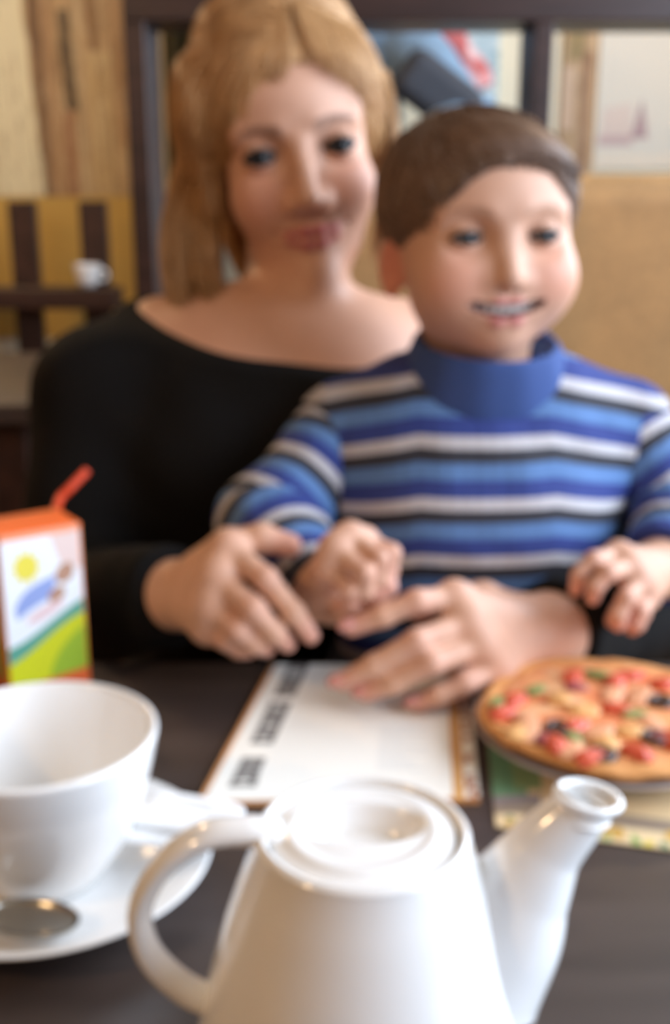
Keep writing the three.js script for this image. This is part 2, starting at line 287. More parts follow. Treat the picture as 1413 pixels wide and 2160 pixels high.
{ // neighbouring table
  const t = thing('dining_table', 'dark grey brown table standing empty behind the juice carton', 'table', V(-0.85, 0, -2.1));
  part('tabletop', metreUV(box(-1.45, -0.46, TABLE - 0.035, TABLE, -2.42, -1.82, 0.005)), M.tableWood, t);
  part('apron', box(-1.38, -0.53, TABLE - 0.1, TABLE - 0.036, -2.36, -1.88), M.darkWood, t);
  for (const [x, z] of [[-1.36, -2.34], [-0.55, -2.34], [-1.36, -1.9], [-0.55, -1.9]]) part('leg', box(x - 0.03, x + 0.03, 0, TABLE - 0.036, z - 0.03, z + 0.03, 0.004), M.darkWood, t);
}
{ // tan upholstered booth sofa carrying the woman
  const fabric = dataTex(256, 256, (u, v) => { const k = 232 + 10 * noise(u * 60, v * 60, 3) + 8 * noise(u * 7, v * 7, 5); return [k, k, k]; });
  fabric.repeat.set(4, 4);
  const m = std('#c4935a', 0.62, { map: fabric, bumpMap: fabric, bumpScale: 0.0006 });
  const t = thing('booth_sofa', 'tan upholstered booth sofa with high padded back behind the boy', 'sofa', V(0.5, 0, -1.15));
  const zf = -1.27, top = onZ(1330, 366, zf).y;
  part('base', box(-0.32, 1.46, 0, 0.3, -1.4, -0.9, 0.01), M.darkWood, t);
  part('seat_cushion', metreUV(box(-0.34, 0.6, 0.301, 0.45, -1.26, -0.87, 0.03)), m, t);
  part('seat_cushion', metreUV(box(0.604, 1.46, 0.301, 0.45, -1.26, -0.87, 0.03)), m, t);
  part('backrest', metreUV(box(-0.06, 1.48, 0.301, top, -1.42, zf, 0.035)), m, t);
}

// ---------- the table and what stands on it ----------
{
  const t = thing('cafe_table', 'dark brown wooden table laid with teapot, cup and pizza', 'table', V(0.05, 0, -0.4));
  part('tabletop', metreUV(box(-0.75, 0.85, TABLE - 0.035, TABLE, -0.785, 0.02, 0.006)), M.tableWood, t);
  part('apron', box(-0.66, 0.76, TABLE - 0.11, TABLE - 0.0355, -0.66, -0.06), M.darkWood, t);
  for (const [x, z] of [[-0.64, -0.64], [0.74, -0.64], [-0.64, -0.08], [0.74, -0.08]]) part('leg', box(x - 0.035, x + 0.035, 0, TABLE - 0.0355, z - 0.035, z + 0.035, 0.005), M.darkWood, t);
}
const EPS = 0.0006;
// ---- teapot ----
{
  const rimH = 0.114, c = onY(765, 1748, TABLE + rimH), z0 = c.z, x0 = c.x, y0 = TABLE + EPS;
  const t = thing('teapot', 'white porcelain teapot with recessed lid and short spout', 'teapot', V(x0, y0, z0));
  const prof = [[0.001, 0.002], [0.048, 0.002], [0.05, 0], [0.058, 0], [0.063, 0.004], [0.065, 0.012], [0.0642, 0.022], [0.0595, 0.045], [0.0535, 0.068], [0.0465, 0.09], [0.0422, 0.102], [0.0402, 0.1085], [0.0395, 0.112], [0.0380, 0.114], [0.0362, 0.1135], [0.0352, 0.111], [0.0352, 0.106], [0.031, 0.105], [0.031, 0.101], [0.038, 0.095], [0.05, 0.06], [0.056, 0.02], [0.05, 0.006], [0.001, 0.006]];
  const curve = new THREE.SplineCurve(prof.slice(3, 13).map(([r, y]) => new THREE.Vector2(r, y))).getPoints(50).map((p) => [p.x, p.y]);
  part('body', lathe([...prof.slice(0, 3), ...curve, ...prof.slice(13)], 96).translate(x0, y0, z0), M.porcelain, t);
  // lid: disc with a dished, boat-shaped finger recess
  const R = 0.0346, nr = 40, na = 96, pos = [], idx = [];
  const hgt = (x, z) => { const r = Math.hypot(x, z) / R; let y = 0.1115 + 0.0035 * (1 - r * r); y += 0.0016 * Math.exp(-(((r - 0.78) / 0.09) ** 2)); const e = Math.hypot(x / 0.0212, (z + 0.003) / 0.0135); const s = Math.max(0, Math.min(1, (1.12 - e) / 0.42)); y -= 0.0105 * s * s * (3 - 2 * s); const b = Math.exp(-(((z + 0.002) / 0.0035) ** 2)) * Math.max(0, 1 - e); return y + 0.0 * b; };
  for (let i = 0; i <= nr; i++) for (let j = 0; j < na; j++) { const r = R * i / nr, a = j / na * Math.PI * 2, x = r * Math.cos(a), z = r * Math.sin(a); let y = hgt(x, z); if (i === nr) y = 0.1085; pos.push(x, y, z); }
  for (let i = 0; i < nr; i++) for (let j = 0; j < na; j++) { const a = i * na + j, b = i * na + (j + 1) % na, cc = a + na, d = b + na; idx.push(a, b, cc, b, d, cc); }
  const lg = new THREE.BufferGeometry(); lg.setAttribute('position', new THREE.Float32BufferAttribute(pos, 3)); lg.setIndex(idx); lg.computeVertexNormals();
  part('lid', lg.translate(x0, y0, z0), M.porcelain, t);
  const L = (px, py, dz = 0) => onZ(px, py, z0 + dz);
  part('handle', sweep([L(590, 1762), L(520, 1752), L(430, 1764), L(345, 1822), L(296, 1915), L(315, 2010), L(390, 2085), L(485, 2125)], (u) => [0.0052 - 0.0006 * Math.sin(u * Math.PI), 0.0078], 60, 20), M.porcelain, t);
  const sp = [L(985, 2030), L(1048, 1955), L(1098, 1872), L(1152, 1788), L(1216, 1718), L(1238, 1682)];
  const outer = (u) => { const r = [0.033, 0.0265, 0.0195, 0.0140, 0.0113, 0.0112], k = u * 5, i = Math.min(4, Math.floor(k)), f = k - i, s = r[i] + (r[i + 1] - r[i]) * f; return [s, s * 0.82]; };
  const o1 = sweep(sp, outer, 50, 28, false), inn = sweep(sp.slice(3), (u) => [0.0125 - 0.0035 * u + 0.0006 * u, 0.0102 - 0.0028 * u], 16, 28, true); inn.index.array.reverse(); 
  // pouring lip: flared ring at the tip
  const tipC = sp[5], dir = V(0.22, 1, 0.1).normalize(), ring = new THREE.TorusGeometry(0.0105, 0.0016, 12, 32); ring.scale(1.14, 0.86, 1); ring.applyQuaternion(new THREE.Quaternion().setFromUnitVectors(V(0, 0, 1), dir)).translate(tipC.x + 0.0005, tipC.y, tipC.z);
  const bore = new THREE.CircleGeometry(0.0105, 28); bore.applyQuaternion(new THREE.Quaternion().setFromUnitVectors(V(0, 0, 1), dir)).translate(tipC.x - dir.x * 0.006, tipC.y - dir.y * 0.006, tipC.z);
  part('spout', merge([o1, ring, bore]), M.porcelain, t);
}
// ---- cup, saucer, spoon, sugar packets ----
{
  const sc = onY(96, 1804, TABLE + 0.018), x0 = sc.x, z0 = sc.z, y0 = TABLE + EPS;
  const s = solo('saucer', lathe([[0.001, 0.004], [0.034, 0.004], [0.036, 0], [0.04, 0], [0.05, 0.006], [0.07, 0.0135], [0.0815, 0.0185], [0.083, 0.0195], [0.0815, 0.0205], [0.07, 0.0165], [0.05, 0.0095], [0.036, 0.0075], [0.034, 0.0085], [0.03, 0.0078], [0.001, 0.0075]], 96).translate(x0, y0, z0), M.porcelain, 'white porcelain saucer under the white cup', 'saucer', V(x0, y0, z0));
  const cy = y0 + 0.0079, t = thing('tea_cup', 'large empty white porcelain cup on the saucer', 'cup', V(x0, cy, z0));
  const out = new THREE.SplineCurve([[0.029, 0.002], [0.034, 0.008], [0.043, 0.023], [0.0505, 0.042], [0.0555, 0.061], [0.0585, 0.076]].map(([a, b]) => new THREE.Vector2(a, b))).getPoints(40).map((p) => [p.x, p.y]);
  const inn = out.slice(4).reverse().map(([r, y]) => [r - 0.0038, Math.max(y, 0.008)]);
  part('bowl', lathe([[0.001, 0.003], [0.024, 0.003], [0.025, 0], [0.028, 0], ...out, [0.0582, 0.0778], [0.0565, 0.0783], [0.055, 0.0775], ...inn, [0.02, 0.0065], [0.001, 0.006]], 96).translate(x0, cy, z0), M.porcelain, t);
  part('handle', sweep([[-0.054, 0.064], [-0.072, 0.067], [-0.086, 0.055], [-0.082, 0.037], [-0.064, 0.025], [-0.045, 0.025]].map(([a, b]) => V(x0 + a, cy + b, z0 + a * 0.2)), () => [0.0036, 0.006], 40, 14), M.porcelain, t);
  // teaspoon lying on the saucer in front of the cup
  const b0 = onY(66, 1945, TABLE + 0.021), h1 = onY(-60, 1880, TABLE + 0.03), h2 = onY(-260, 1800, TABLE + 0.034), sp = thing('teaspoon', 'steel teaspoon lying on the saucer against the cup', 'spoon', V(b0.x, b0.y, b0.z));
  const ax = h1.clone().sub(b0).setY(0).normalize(), ang = Math.atan2(-ax.z, ax.x), bg = new THREE.SphereGeometry(1, 40, 20, 0, Math.PI * 2, Math.PI * 0.5, Math.PI * 0.5), bi = bg.clone().scale(0.96, 0.9, 0.95); bi.index.array.reverse(); bi.computeVertexNormals(); bi.attributes.normal.array.forEach((v, i, a) => { a[i] = v; });
  part('bowl', merge([bg, bi]).scale(0.0235, 0.0065, 0.0155).rotateY(ang).rotateX(-0.1).translate(b0.x, b0.y + 0.003, b0.z), M.steel, sp);
  part('handle', sweep([b0.clone().addScaledVector(ax, 0.0215).add(V(0, 0.003, 0)), b0.clone().addScaledVector(ax, 0.032).add(V(0, 0.006, 0)), b0.clone().lerp(h2, 0.55).add(V(0, 0.008, 0)), h2], (u) => [0.0012 + 0.0004 * u, 0.0026 + 0.0026 * u * u], 40, 12, true, V(0, 1, 0)), M.steel, sp);
  const packTex = (tint) => canvasTex(256, 128, (c, w, h) => { c.fillStyle = '#f4f2f0'; c.fillRect(0, 0, w, h); c.fillStyle = '#d2ccc9'; c.fillRect(84, 34, 96, 12); c.fillRect(84, 56, 120, 8); c.fillRect(84, 74, 70, 8); c.fillStyle = tint; c.fillRect(14, 40, 44, 50); });
  const pack = (cx, cy2, turn, lift, label, tint) => {
    const q = onY(cx, cy2, TABLE + lift), g = new THREE.SphereGeometry(1, 40, 20), p = g.attributes.position, n = 0.22;
    for (let i = 0; i < p.count; i++) { const sg = (v, e) => Math.sign(v) * Math.abs(v) ** e; p.setXYZ(i, sg(p.getX(i), 0.45) * 0.031, sg(p.getY(i), 1) * 0.0032, sg(p.getZ(i), 0.45) * 0.017); }
    const uv = g.attributes.uv; for (let i = 0; i < p.count; i++) uv.setXY(i, p.getX(i) / 0.064 + 0.5, -p.getZ(i) / 0.036 + 0.5);
    g.computeVertexNormals(); g.rotateZ(0.12).rotateY(turn).translate(q.x, q.y, q.z);
    solo('sugar_packet', g, std('#ffffff', 0.7, { map: packTex(tint) }), label, 'sugar packet', q);
  };
  pack(352, 1748, -0.42, 0.0275, 'white paper sugar packet lying on the saucer rim beside the cup', '#8fa7ac');
  pack(388, 1716, -0.5, 0.0335, 'white paper sugar packet leaning on top of the other packet', '#d8d2cc');
}
// ---- juice carton ----
{
  const w = 0.0575, d = 0.042, h = 0.122, q = onY(192, 1452, TABLE), yaw = 0.6;
  // q is the right front bottom corner
  const ux = V(Math.cos(yaw), 0, -Math.sin(yaw)), uz = V(Math.sin(yaw), 0, Math.cos(yaw));
  const c = q.clone().addScaledVector(ux, -w / 2).addScaledVector(uz, -d / 2); c.y = TABLE + EPS;
  const front = canvasTex(512, 976, (g, W2, H2) => {
    const R = rng(3), X = (u) => u * W2, Y = (v) => v * H2; g.fillStyle = '#f0f2f4'; g.fillRect(0, 0, W2, H2);
    g.fillStyle = '#f3a27c'; g.fillRect(0, 0, W2, Y(0.035)); g.fillStyle = '#e9cfc6'; g.beginPath(); g.moveTo(X(0.62), Y(0.04)); g.lineTo(W2, Y(0.03)); g.lineTo(W2, Y(0.26)); g.lineTo(X(0.72), Y(0.2)); g.fill();
    g.fillStyle = '#ead94e'; g.beginPath(); g.arc(X(0.3), Y(0.2), X(0.15), 0, 7); g.fill(); for (let i = 0; i < 10; i++) { const a = i / 10 * 6.283; g.beginPath(); g.moveTo(X(0.3) + Math.cos(a - .15) * X(.16), Y(.2) + Math.sin(a - .15) * X(.16)); g.lineTo(X(.3) + Math.cos(a) * X(.22), Y(.2) + Math.sin(a) * X(.22)); g.lineTo(X(.3) + Math.cos(a + .15) * X(.16), Y(.2) + Math.sin(a + .15) * X(.16)); g.fill(); }
    g.fillStyle = '#93a4d8'; g.beginPath(); g.moveTo(X(.12), Y(.44)); g.bezierCurveTo(X(.2), Y(.32), X(.45), Y(.3), X(.68), Y(.27)); g.lineTo(X(.6), Y(.4)); g.bezierCurveTo(X(.45), Y(.42), X(.3), Y(.45), X(.14), Y(.5)); g.fill();
    g.fillStyle = '#b98d74'; g.beginPath(); g.ellipse(X(.78), Y(.27), X(.13), Y(.055), -.6, 0, 7); g.fill(); g.beginPath(); g.ellipse(X(.66), Y(.39), X(.12), Y(.04), -.5, 0, 7); g.fill();
    g.fillStyle = '#ecc9c8'; g.beginPath(); g.ellipse(X(.5), Y(.48), X(.26), Y(.03), -.35, 0, 7); g.fill();
    g.fillStyle = '#5aa08a'; g.beginPath(); g.moveTo(0, Y(.66)); g.bezierCurveTo(X(.3), Y(.64), X(.6), Y(.52), W2, Y(.44)); g.lineTo(W2, Y(.6)); g.lineTo(0, Y(.78)); g.fill();
    g.fillStyle = '#d2d418'; g.beginPath(); g.moveTo(0, Y(.76)); g.bezierCurveTo(X(.3), Y(.72), X(.6), Y(.58), X(.95), Y(.53)); g.lineTo(W2, Y(.53)); g.lineTo(W2, Y(.93)); g.lineTo(0, Y(.93)); g.fill();
    g.fillStyle = '#9cb92a'; g.beginPath(); g.moveTo(W2, Y(.6)); g.bezierCurveTo(X(.8), Y(.66), X(.55), Y(.74), X(.5), Y(.9)); g.lineTo(W2, Y(.9)); g.fill();
    g.fillStyle = '#e2642a'; g.beginPath(); g.moveTo(0, Y(.91)); g.lineTo(W2, Y(.87)); g.lineTo(W2, H2); g.lineTo(0, H2); g.fill();
  });
  const side = canvasTex(256, 976, (g, W2, H2) => { const R = rng(8); g.fillStyle = '#c9b489'; g.fillRect(0, 0, W2, H2); g.fillStyle = '#8d7a6c'; for (let i = 0; i < 12; i++) g.fillRect(30, 260 + i * 26, 120 + R() * 80, 10); g.fillStyle = '#a58f35'; g.fillRect(0, 620, W2, 270); g.fillStyle = '#d0562a'; g.fillRect(0, 850, W2, 130); g.fillStyle = '#e8812f'; g.fillRect(0, 0, W2, 34); });
  const place = (g) => g.rotateY(yaw).translate(c.x, c.y, c.z);
  const t = thing('juice_carton', 'small juice carton with orange top, green hills and orange straw', 'juice carton', c);
  const orange = std('#ee6a1f', 0.45);
  const body = new RoundedBoxGeometry(w, h, d, 2, 0.0015).translate(0, h / 2, 0);
  part('carton', place(body.clone()), std('#ee6a1f', 0.42), t);
  part('front_print', place(new THREE.BoxGeometry(w - 0.003, h - 0.003, 0.0004).translate(0, h / 2, d / 2 + 0.0002)), std('#ffffff', 0.4, { map: front }), t, 'white front with yellow sun and green hills');
  part('side_print', place(new THREE.BoxGeometry(0.0004, h - 0.003, d - 0.003).translate(-w / 2 - 0.0002, h / 2, 0)), std('#ffffff', 0.4, { map: side }), t, 'tan side with lines of small print');
  part('side_print', place(new THREE.BoxGeometry(0.0004, h - 0.003, d - 0.003).translate(w / 2 + 0.0002, h / 2, 0)), std('#ffffff', 0.4, { map: side }), t);
  part('top_fold', place(new THREE.BoxGeometry(w - 0.006, 0.0012, 0.014).translate(0, h + 0.0006, 0)), orange, t);
  const s0 = V(0.014, h - 0.004, 0.002).applyAxisAngle(V(0, 1, 0), yaw).add(c), s1 = P(126, 1052, 0.815), s2 = P(184, 992, 0.825);
  const zt = s0.clone(); part('straw', sweep([s0, s0.clone().lerp(s1, 0.5).setY(s1.y - 0.006), s1, s1.clone().lerp(s2, 0.35), s2], () => 0.0032, 40, 12, true, V(0, 0, 1)), std('#d8431a', 0.4), t, 'orange bent drinking straw');
}
// ---- menu card ----
{
  const fl = onY(414, 1692, TABLE + 0.004), fr = onY(1012, 1684, TABLE + 0.004), bl = onY(572, 1400, TABLE + 0.004), br = onY(986, 1402, TABLE + 0.004);
  for (const v of [fl, fr, bl, br]) v.y = TABLE + 0.0036;
  const tex = canvasTex(640, 1100, (g, w, h) => {
    const R = rng(6); g.fillStyle = '#f6f1e6'; g.fillRect(0, 0, w, h);
    g.fillStyle = '#c98a55'; g.fillRect(0, 0, 14, h); g.fillRect(0, h - 12, w, 12);
    g.fillStyle = '#d9a260'; g.fillRect(w - 60, 0, 26, h); g.fillStyle = '#ab7150'; for (let i = 0; i < 40; i++) g.fillRect(w - 34 + R() * 14, R() * h, 8 + R() * 18, 10 + R() * 40);
    // heavy illegible lettering running up the margin: three words of bars
    g.fillStyle = '#3d3636'; for (const [y0, y1] of [[0, 300], [360, 700], [800, 990]]) for (let y = y0; y < y1 - 18; y += 34) { g.fillRect(60, y, 16, 28); g.fillRect(106, y + 2, 18, 26); g.fillRect(60, y, 62, 13); if (R() < .7) g.fillRect(60, y + 17, 62, 11); }
    g.fillStyle = '#d9d8d4'; for (let i = 0; i < 16; i++) g.fillRect(400, 560 + i * 22, 60 + R() * 70, 8);
  });
  solo('menu_card', slabFrom(fl, fr, br, bl, 0.003), std('#ffffff', 0.55, { map: tex }), 'cream menu card with dark lettering along its edge under the hands', 'menu', fl.clone().add(br).multiplyScalar(0.5).setY(TABLE + EPS));
}
// ---- printed paper placemat, plate, pizza ----
{
  const y = TABLE + 0.0016, fl = onY(1046, 1742, y), fr = onY(1640, 1822, y), br = onY(1500, 1420, y), bl = onY(1016, 1440, y);
  const tex = canvasTex(900, 900, (g, w, h) => {
    const R = rng(21); g.fillStyle = '#e3c79a'; g.fillRect(0, 0, w, h);
    g.fillStyle = '#6f9a78'; g.fillRect(0, 420, 110, 330); g.fillStyle = '#8aa070'; g.fillRect(70, 520, 90, 200); g.fillStyle = '#8b7f82'; g.fillRect(0, 752, 150, 90);
    g.fillStyle = '#93816f'; g.fillRect(0, h - 110, w, 50); for (let i = 0; i < 46; i++) { g.fillStyle = ['#d6c046', '#8ea35a', '#c79b4a', '#a9b07a', '#7f8f6a'][Math.floor(R() * 5)]; g.beginPath(); g.ellipse(R() * w, h - 30 + (R() - .5) * 60, 12 + R() * 26, 8 + R() * 12, R() * 3, 0, 7); g.fill(); }
    for (let i = 0; i < 26; i++) { g.fillStyle = ['#d9b583', '#ead6b0', '#caa777'][i % 3]; g.fillRect(200 + R() * 660, 300 + R() * 480, 30 + R() * 90, 10 + R() * 24); }
  });
  solo('paper_placemat', slabFrom(fl, fr, br, bl, 0.0009), std('#ffffff', 0.6, { map: tex }), 'printed paper placemat in tan, green and yellow under the pizza plate', 'placemat', fl.clone().add(br).multiplyScalar(0.5).setY(TABLE));
  const q = onY(1284, 1516, TABLE + 0.02), py = y + EPS;
  solo('pizza_plate', lathe([[0.001, 0.003], [0.05, 0.003], [0.052, 0], [0.056, 0], [0.062, 0.004], [0.076, 0.012], [0.0835, 0.0155], [0.084, 0.0168], [0.0825, 0.0172], [0.074, 0.0142], [0.06, 0.0085], [0.001, 0.0075]], 96).translate(q.x, py, q.z), std('#a89a94', 0.3, { clearcoat: 0.5 }), 'round grey brown plate carrying the small pizza', 'plate', V(q.x, py, q.z));
  const R = rng(17), by = py + 0.0145, PR = 0.0785, t = thing('pizza', 'small round pizza with tomato, ham and olives on plate', 'pizza', V(q.x, by, q.z));
  const lumpy = (r0, seed, prof) => { const g = lathe(prof, 80), p = g.attributes.position; for (let i = 0; i < p.count; i++) { const x = p.getX(i), z = p.getZ(i), k = 1 + 0.03 * noise(x * 40 + seed, z * 40, seed); p.setXYZ(i, x * k, p.getY(i) + (p.getY(i) > 0.004 ? 0.0014 * noise(x * 110, z * 110, seed) : 0), z * k); } g.computeVertexNormals(); return g.translate(q.x, by, q.z); };
  part('crust', lumpy(PR, 2, [[0.001, 0], [0.058, 0], [0.07, 0.0015], [PR, 0.004], [PR + 0.0015, 0.0075], [PR - 0.001, 0.011], [0.0735, 0.0112], [0.069, 0.0085], [0.001, 0.008]]), std('#dd9a5a', 0.75), t);
  const ch = lumpy(0.07, 5, [[0.0715, 0.0078], [0.07, 0.0105], [0.06, 0.0112], [0.04, 0.0115], [0.02, 0.0118], [0.001, 0.0118]]); 
  paint(ch, (x, yy, z) => { const n = noise(x * 70, z * 70, 3); return n > 0.12 ? [0.80, 0.34, 0.13] : n > -0.25 ? [0.78, 0.24, 0.09] : [0.84, 0.46, 0.22]; }); part('cheese', ch, new THREE.MeshPhysicalMaterial({ vertexColors: true, roughness: 0.45 }), t);
  const red = std('#cf5536', 0.4), ham = std('#dc9a6e', 0.5), olive = std('#4a3a33', 0.3), green = std('#7d8a4a', 0.6), maroon = std('#96484a', 0.45), pale = std('#e2a766', 0.5);
  const blob = new THREE.IcosahedronGeometry(1, 2); { const p = blob.attributes.position; for (let i = 0; i < p.count; i++) { const k = 1 + 0.22 * noise(p.getX(i) * 2, p.getY(i) * 2, p.getZ(i) * 2 + 4); p.setXYZ(i, p.getX(i) * k, p.getY(i) * k, p.getZ(i) * k); } blob.computeVertexNormals(); }
  const ringG = new THREE.TorusGeometry(0.0062, 0.0026, 10, 20).rotateX(Math.PI / 2);
  const put = (name, mat, px, py2, sx, sy, sz, lift = 0.012, geo = blob) => { const v = onY(px, py2, by + lift); if (Math.hypot(v.x - q.x, v.z - q.z) > 0.074) v.lerp(V(q.x, v.y, q.z), 0.12); part(name, geo.clone().scale(sx, sy, sz).rotateY(R() * 6).translate(v.x, by + lift, v.z), mat, t); };
  for (const [px, p2] of [[1178, 1535], [1270, 1592], [1382, 1555], [1395, 1480], [1460, 1540]]) put('olive_ring', olive, px, p2, 1, 1, 1, 0.0128, ringG);
  for (const [px, p2] of [[1128, 1572], [1390, 1560], [1215, 1452]]) put('onion_piece', maroon, px, p2, 0.008, 0.0035, 0.0055);
  for (const [px, p2] of [[1085, 1478], [1155, 1585], [1208, 1430], [1298, 1440], [1300, 1500], [1215, 1535], [1245, 1600], [1345, 1590], [1400, 1445], [1420, 1565], [1060, 1505], [1330, 1428]]) put('tomato_piece', red, px, p2, 0.009 + R() * 0.003, 0.005, 0.007);
  for (const [px, p2] of [[1110, 1520], [1190, 1475], [1265, 1545], [1350, 1470], [1290, 1465], [1110, 1545], [1370, 1525], [1450, 1490], [1205, 1580]]) put('ham_piece', ham, px, p2, 0.012 + R() * 0.004, 0.003, 0.008);
  for (const [px, p2] of [[1210, 1556], [1340, 1506], [1050, 1480], [1130, 1455], [1260, 1422]]) put('herb_leaf', green, px, p2, 0.009, 0.002, 0.0045, 0.0135);
  for (const [px, p2] of [[1182, 1478], [1230, 1500], [1280, 1570], [1330, 1545], [1090, 1548]]) put('cheese_lump', pale, px, p2, 0.010, 0.004, 0.009);
}

// ---------- people ----------
const D2R = Math.PI / 180;
// face(): a head in its own frame (eye line at y = 0, z towards the viewer); returns field, colours and eye data
function face(o) {
  const S = (x, y, z, r) => ell(V(x, y, z), V(r, r, r));
  const base = uni(0.022, [ell(V(...o.cran[0]), V(...o.cran[1])), ell(V(...o.brow[0]), V(...o.brow[1])), ell(V(...o.mid[0]), V(...o.mid[1])), ell(V(...o.jaw[0]), V(...o.jaw[1])), S(0, o.chin[0], o.chin[1], o.chin[2]),
    ...[-1, 1].map((s) => S(s * o.cheek[0], o.cheek[1], o.cheek[2], o.cheek[3]))]);
  const browR = uni(0.012, [-1, 1].map((s) => cap(V(s * o.eyeX * 0.45, o.ridge[0], o.ridge[1]), V(s * o.eyeX * 1.35, o.ridge[0] + 0.001, o.ridge[1] - 0.010), 0.008, 0.006)));
  const [nb, nt, nr] = o.nose;
  const nose = uni(0.008, [cap(V(0, nb[0], nb[1]), V(0, nt[0], nt[1]), nr * 0.72, nr), ...[-1, 1].map((s) => S(s * nr * 1.2, nt[0] - 0.004, nt[1] - nr * 1.25, nr * 0.78))]);
  const nostril = uni(0.001, [-1, 1].map((s) => S(s * nr * 0.62, nt[0] - nr * 0.95, nt[1] - nr * 0.5, nr * 0.3)));
  // mouth line
  const mp = (t, dy, dz) => { const x = t * o.mw; return V(x, o.my + o.curl * t * t + dy, o.mz - o.mb * t * t + dz); };
  const ts = [-1, -0.6, -0.2, 0.2, 0.6, 1], open = o.open;
  const upPts = ts.map((t) => mp(t, 0.0042 * (1 - t * t) + 0.0004, 0)), loPts = ts.map((t) => mp(t, (-0.0052 - open) * (1 - t * t * 0.9) - 0.0002, -0.001 - open * 0.25 * (1 - t * t)));
  const upper = chain(upPts, ts.map((t) => o.lip * (1.0 - 0.55 * t * t)), 0.003), lower = chain(loPts, ts.map((t) => o.lip * (1.2 - 0.72 * t * t)), 0.003);
  const gap = open ? (() => { const e = ell(V(0, 0, 0), V(o.mw * 0.86, 0.0012 + open * 0.55, 0.016)); return (x, y, z) => { const t = x / o.mw; return e(x, y - (o.my + o.curl * t * t - open * 0.45), z - (o.mz - o.mb * t * t * 0.8)); }; })() : chain(ts.map((t) => mp(t, 0, 0.005)), [0.0016], 0.001);
  const folds = o.fold ? uni(0.004, [-1, 1].map((s) => chain([V(s * nr * 2.3, nt[0] + 0.001, nt[1] - nr * 1.0), V(s * o.mw * 1.02, (nt[0] + o.my) / 2, o.mz - 0.004), V(s * o.mw * 1.26, o.my + o.curl * 0.4, o.mz - 0.013)], [0.002], 0.002))) : null;
  const eyes = [-1, 1].map((s) => V(s * o.eyeX, 0, o.eyeZ)), er = o.eyeR;
  const sockets = uni(0.004, eyes.map((e) => ell(V(e.x, e.y + 0.002, e.z + 0.024 * o.k), V(0.0195 * o.k, 0.0145 * o.k, 0.0205 * o.k))));
  const lids = eyes.map((e) => { const sp = S(e.x, e.y, e.z, er + 0.0013); const sl = o.slit; return (x, y, z) => { const dx = (x - e.x) / (er * 0.99), dy = y - e.y - 0.0006 + (o.squint ?? 0) * dx * dx; return smax(sp(x, y, z), sl * (1 - dx * dx) - Math.abs(dy), 0.001); }; });
  const ears = uni(0.004, [-1, 1].flatMap((s) => { const [ex, ey, ez, k] = o.ear, f = ell(V(0, 0, 0), V(0.0055 * k, 0.029 * k, 0.018 * k)), q = ell(V(0.004 * k, 0.002, 0.004 * k), V(0.0045 * k, 0.02 * k, 0.011 * k)), c = Math.cos(0.5), n = Math.sin(0.5); return [(x, y, z) => { let px = (x - s * ex) * s, py = y - ey, pz = z - ez; const rx = px * c + pz * n, rz = -px * n + pz * c; return smax(f(rx, py, rz), -q(rx, py, rz), 0.003); }]; }));
  const field = (x, y, z) => {
    let d = smin(base(x, y, z), browR(x, y, z), 0.014);
    d = smax(d, -sockets(x, y, z), 0.012);
    d = smin(d, nose(x, y, z), 0.010); d = smax(d, -nostril(x, y, z), 0.002);
    if (folds) d = smax(d, -folds(x, y, z), 0.005);
    d = smin(d, upper(x, y, z), 0.0045); d = smin(d, lower(x, y, z), 0.0045); d = smax(d, -gap(x, y, z), 0.0018);
    d = smin(d, lids[0](x, y, z), 0.003); d = smin(d, lids[1](x, y, z), 0.003);
    return smin(d, ears(x, y, z), 0.006);
  };
  const mix = (a, b, t) => a.map((v, i) => v + (b[i] - v) * t), st = (a, b, v) => { const t = Math.max(0, Math.min(1, (v - a) / (b - a))); return t * t * (3 - 2 * t); };
  const color = (x, y, z) => {
    const n = noise(x * 60, y * 60, z * 60), n2 = noise(x * 400, y * 400, z * 400);
    let c = mix(o.skin, o.skin.map((v) => v * 0.9), 0.5 + 0.35 * n + 0.15 * n2);
    for (const s of [-1, 1]) { const d = Math.hypot(x - s * o.cheek[0] * 1.1, y - o.cheek[1] - 0.004, (z - o.cheek[2] - 0.02) * 0.6); c = mix(c, o.blush, 0.42 * (1 - st(0.008, 0.03, d))); }
    c = mix(c, o.blush.map((v, i) => v * [0.95, 0.75, 0.7][i]), 0.7 * (1 - st(0.0, 0.004, ears(x, y, z))));
    if (z > 0.03) {
      const l = Math.min(upper(x, y, z), lower(x, y, z)); c = mix(c, o.lipC, 1 - st(-0.0006, 0.0016, l));
      if (open && gap(x, y, z) < 0.0012) c = [0.16, 0.03, 0.03];
      for (const s of [-1, 1]) { const t = (x * s - o.eyeX * 0.42) / (o.eyeX * 1.05); if (t > -0.05 && t < 1.1) { const by = o.browY + 0.0055 * Math.sin(Math.max(0, t) * 2.4) - 0.002 * t, w = o.browW * (1 - 0.6 * t); const hair = 0.75 + 0.25 * noise(x * 900, y * 250, 3); c = mix(c, o.browC, o.browA * hair * (1 - st(w * 0.5, w, Math.abs(y - by))) * st(-0.05, 0.05, t) * (1 - st(0.9, 1.1, t))); }
      }
    }
    return c;
  };
  return { field, color, eyes, upPts, o };
}
const rigid = (pos, yaw, pitch, roll, s = 1) => new THREE.Matrix4().compose(pos, new THREE.Quaternion().setFromEuler(new THREE.Euler(pitch * D2R, yaw * D2R, roll * D2R, 'YXZ')), V(s, s, s));
// place a head so that the middle of its eyes falls on a given point
function headMatrix(eyeMid, f, yaw, pitch, roll, s = 1) { const m = rigid(V(0, 0, 0), yaw, pitch, roll, s), off = V(0, 0, f.o.eyeZ + f.o.eyeR).applyMatrix4(m); return rigid(eyeMid.clone().sub(off), yaw, pitch, roll, s); }
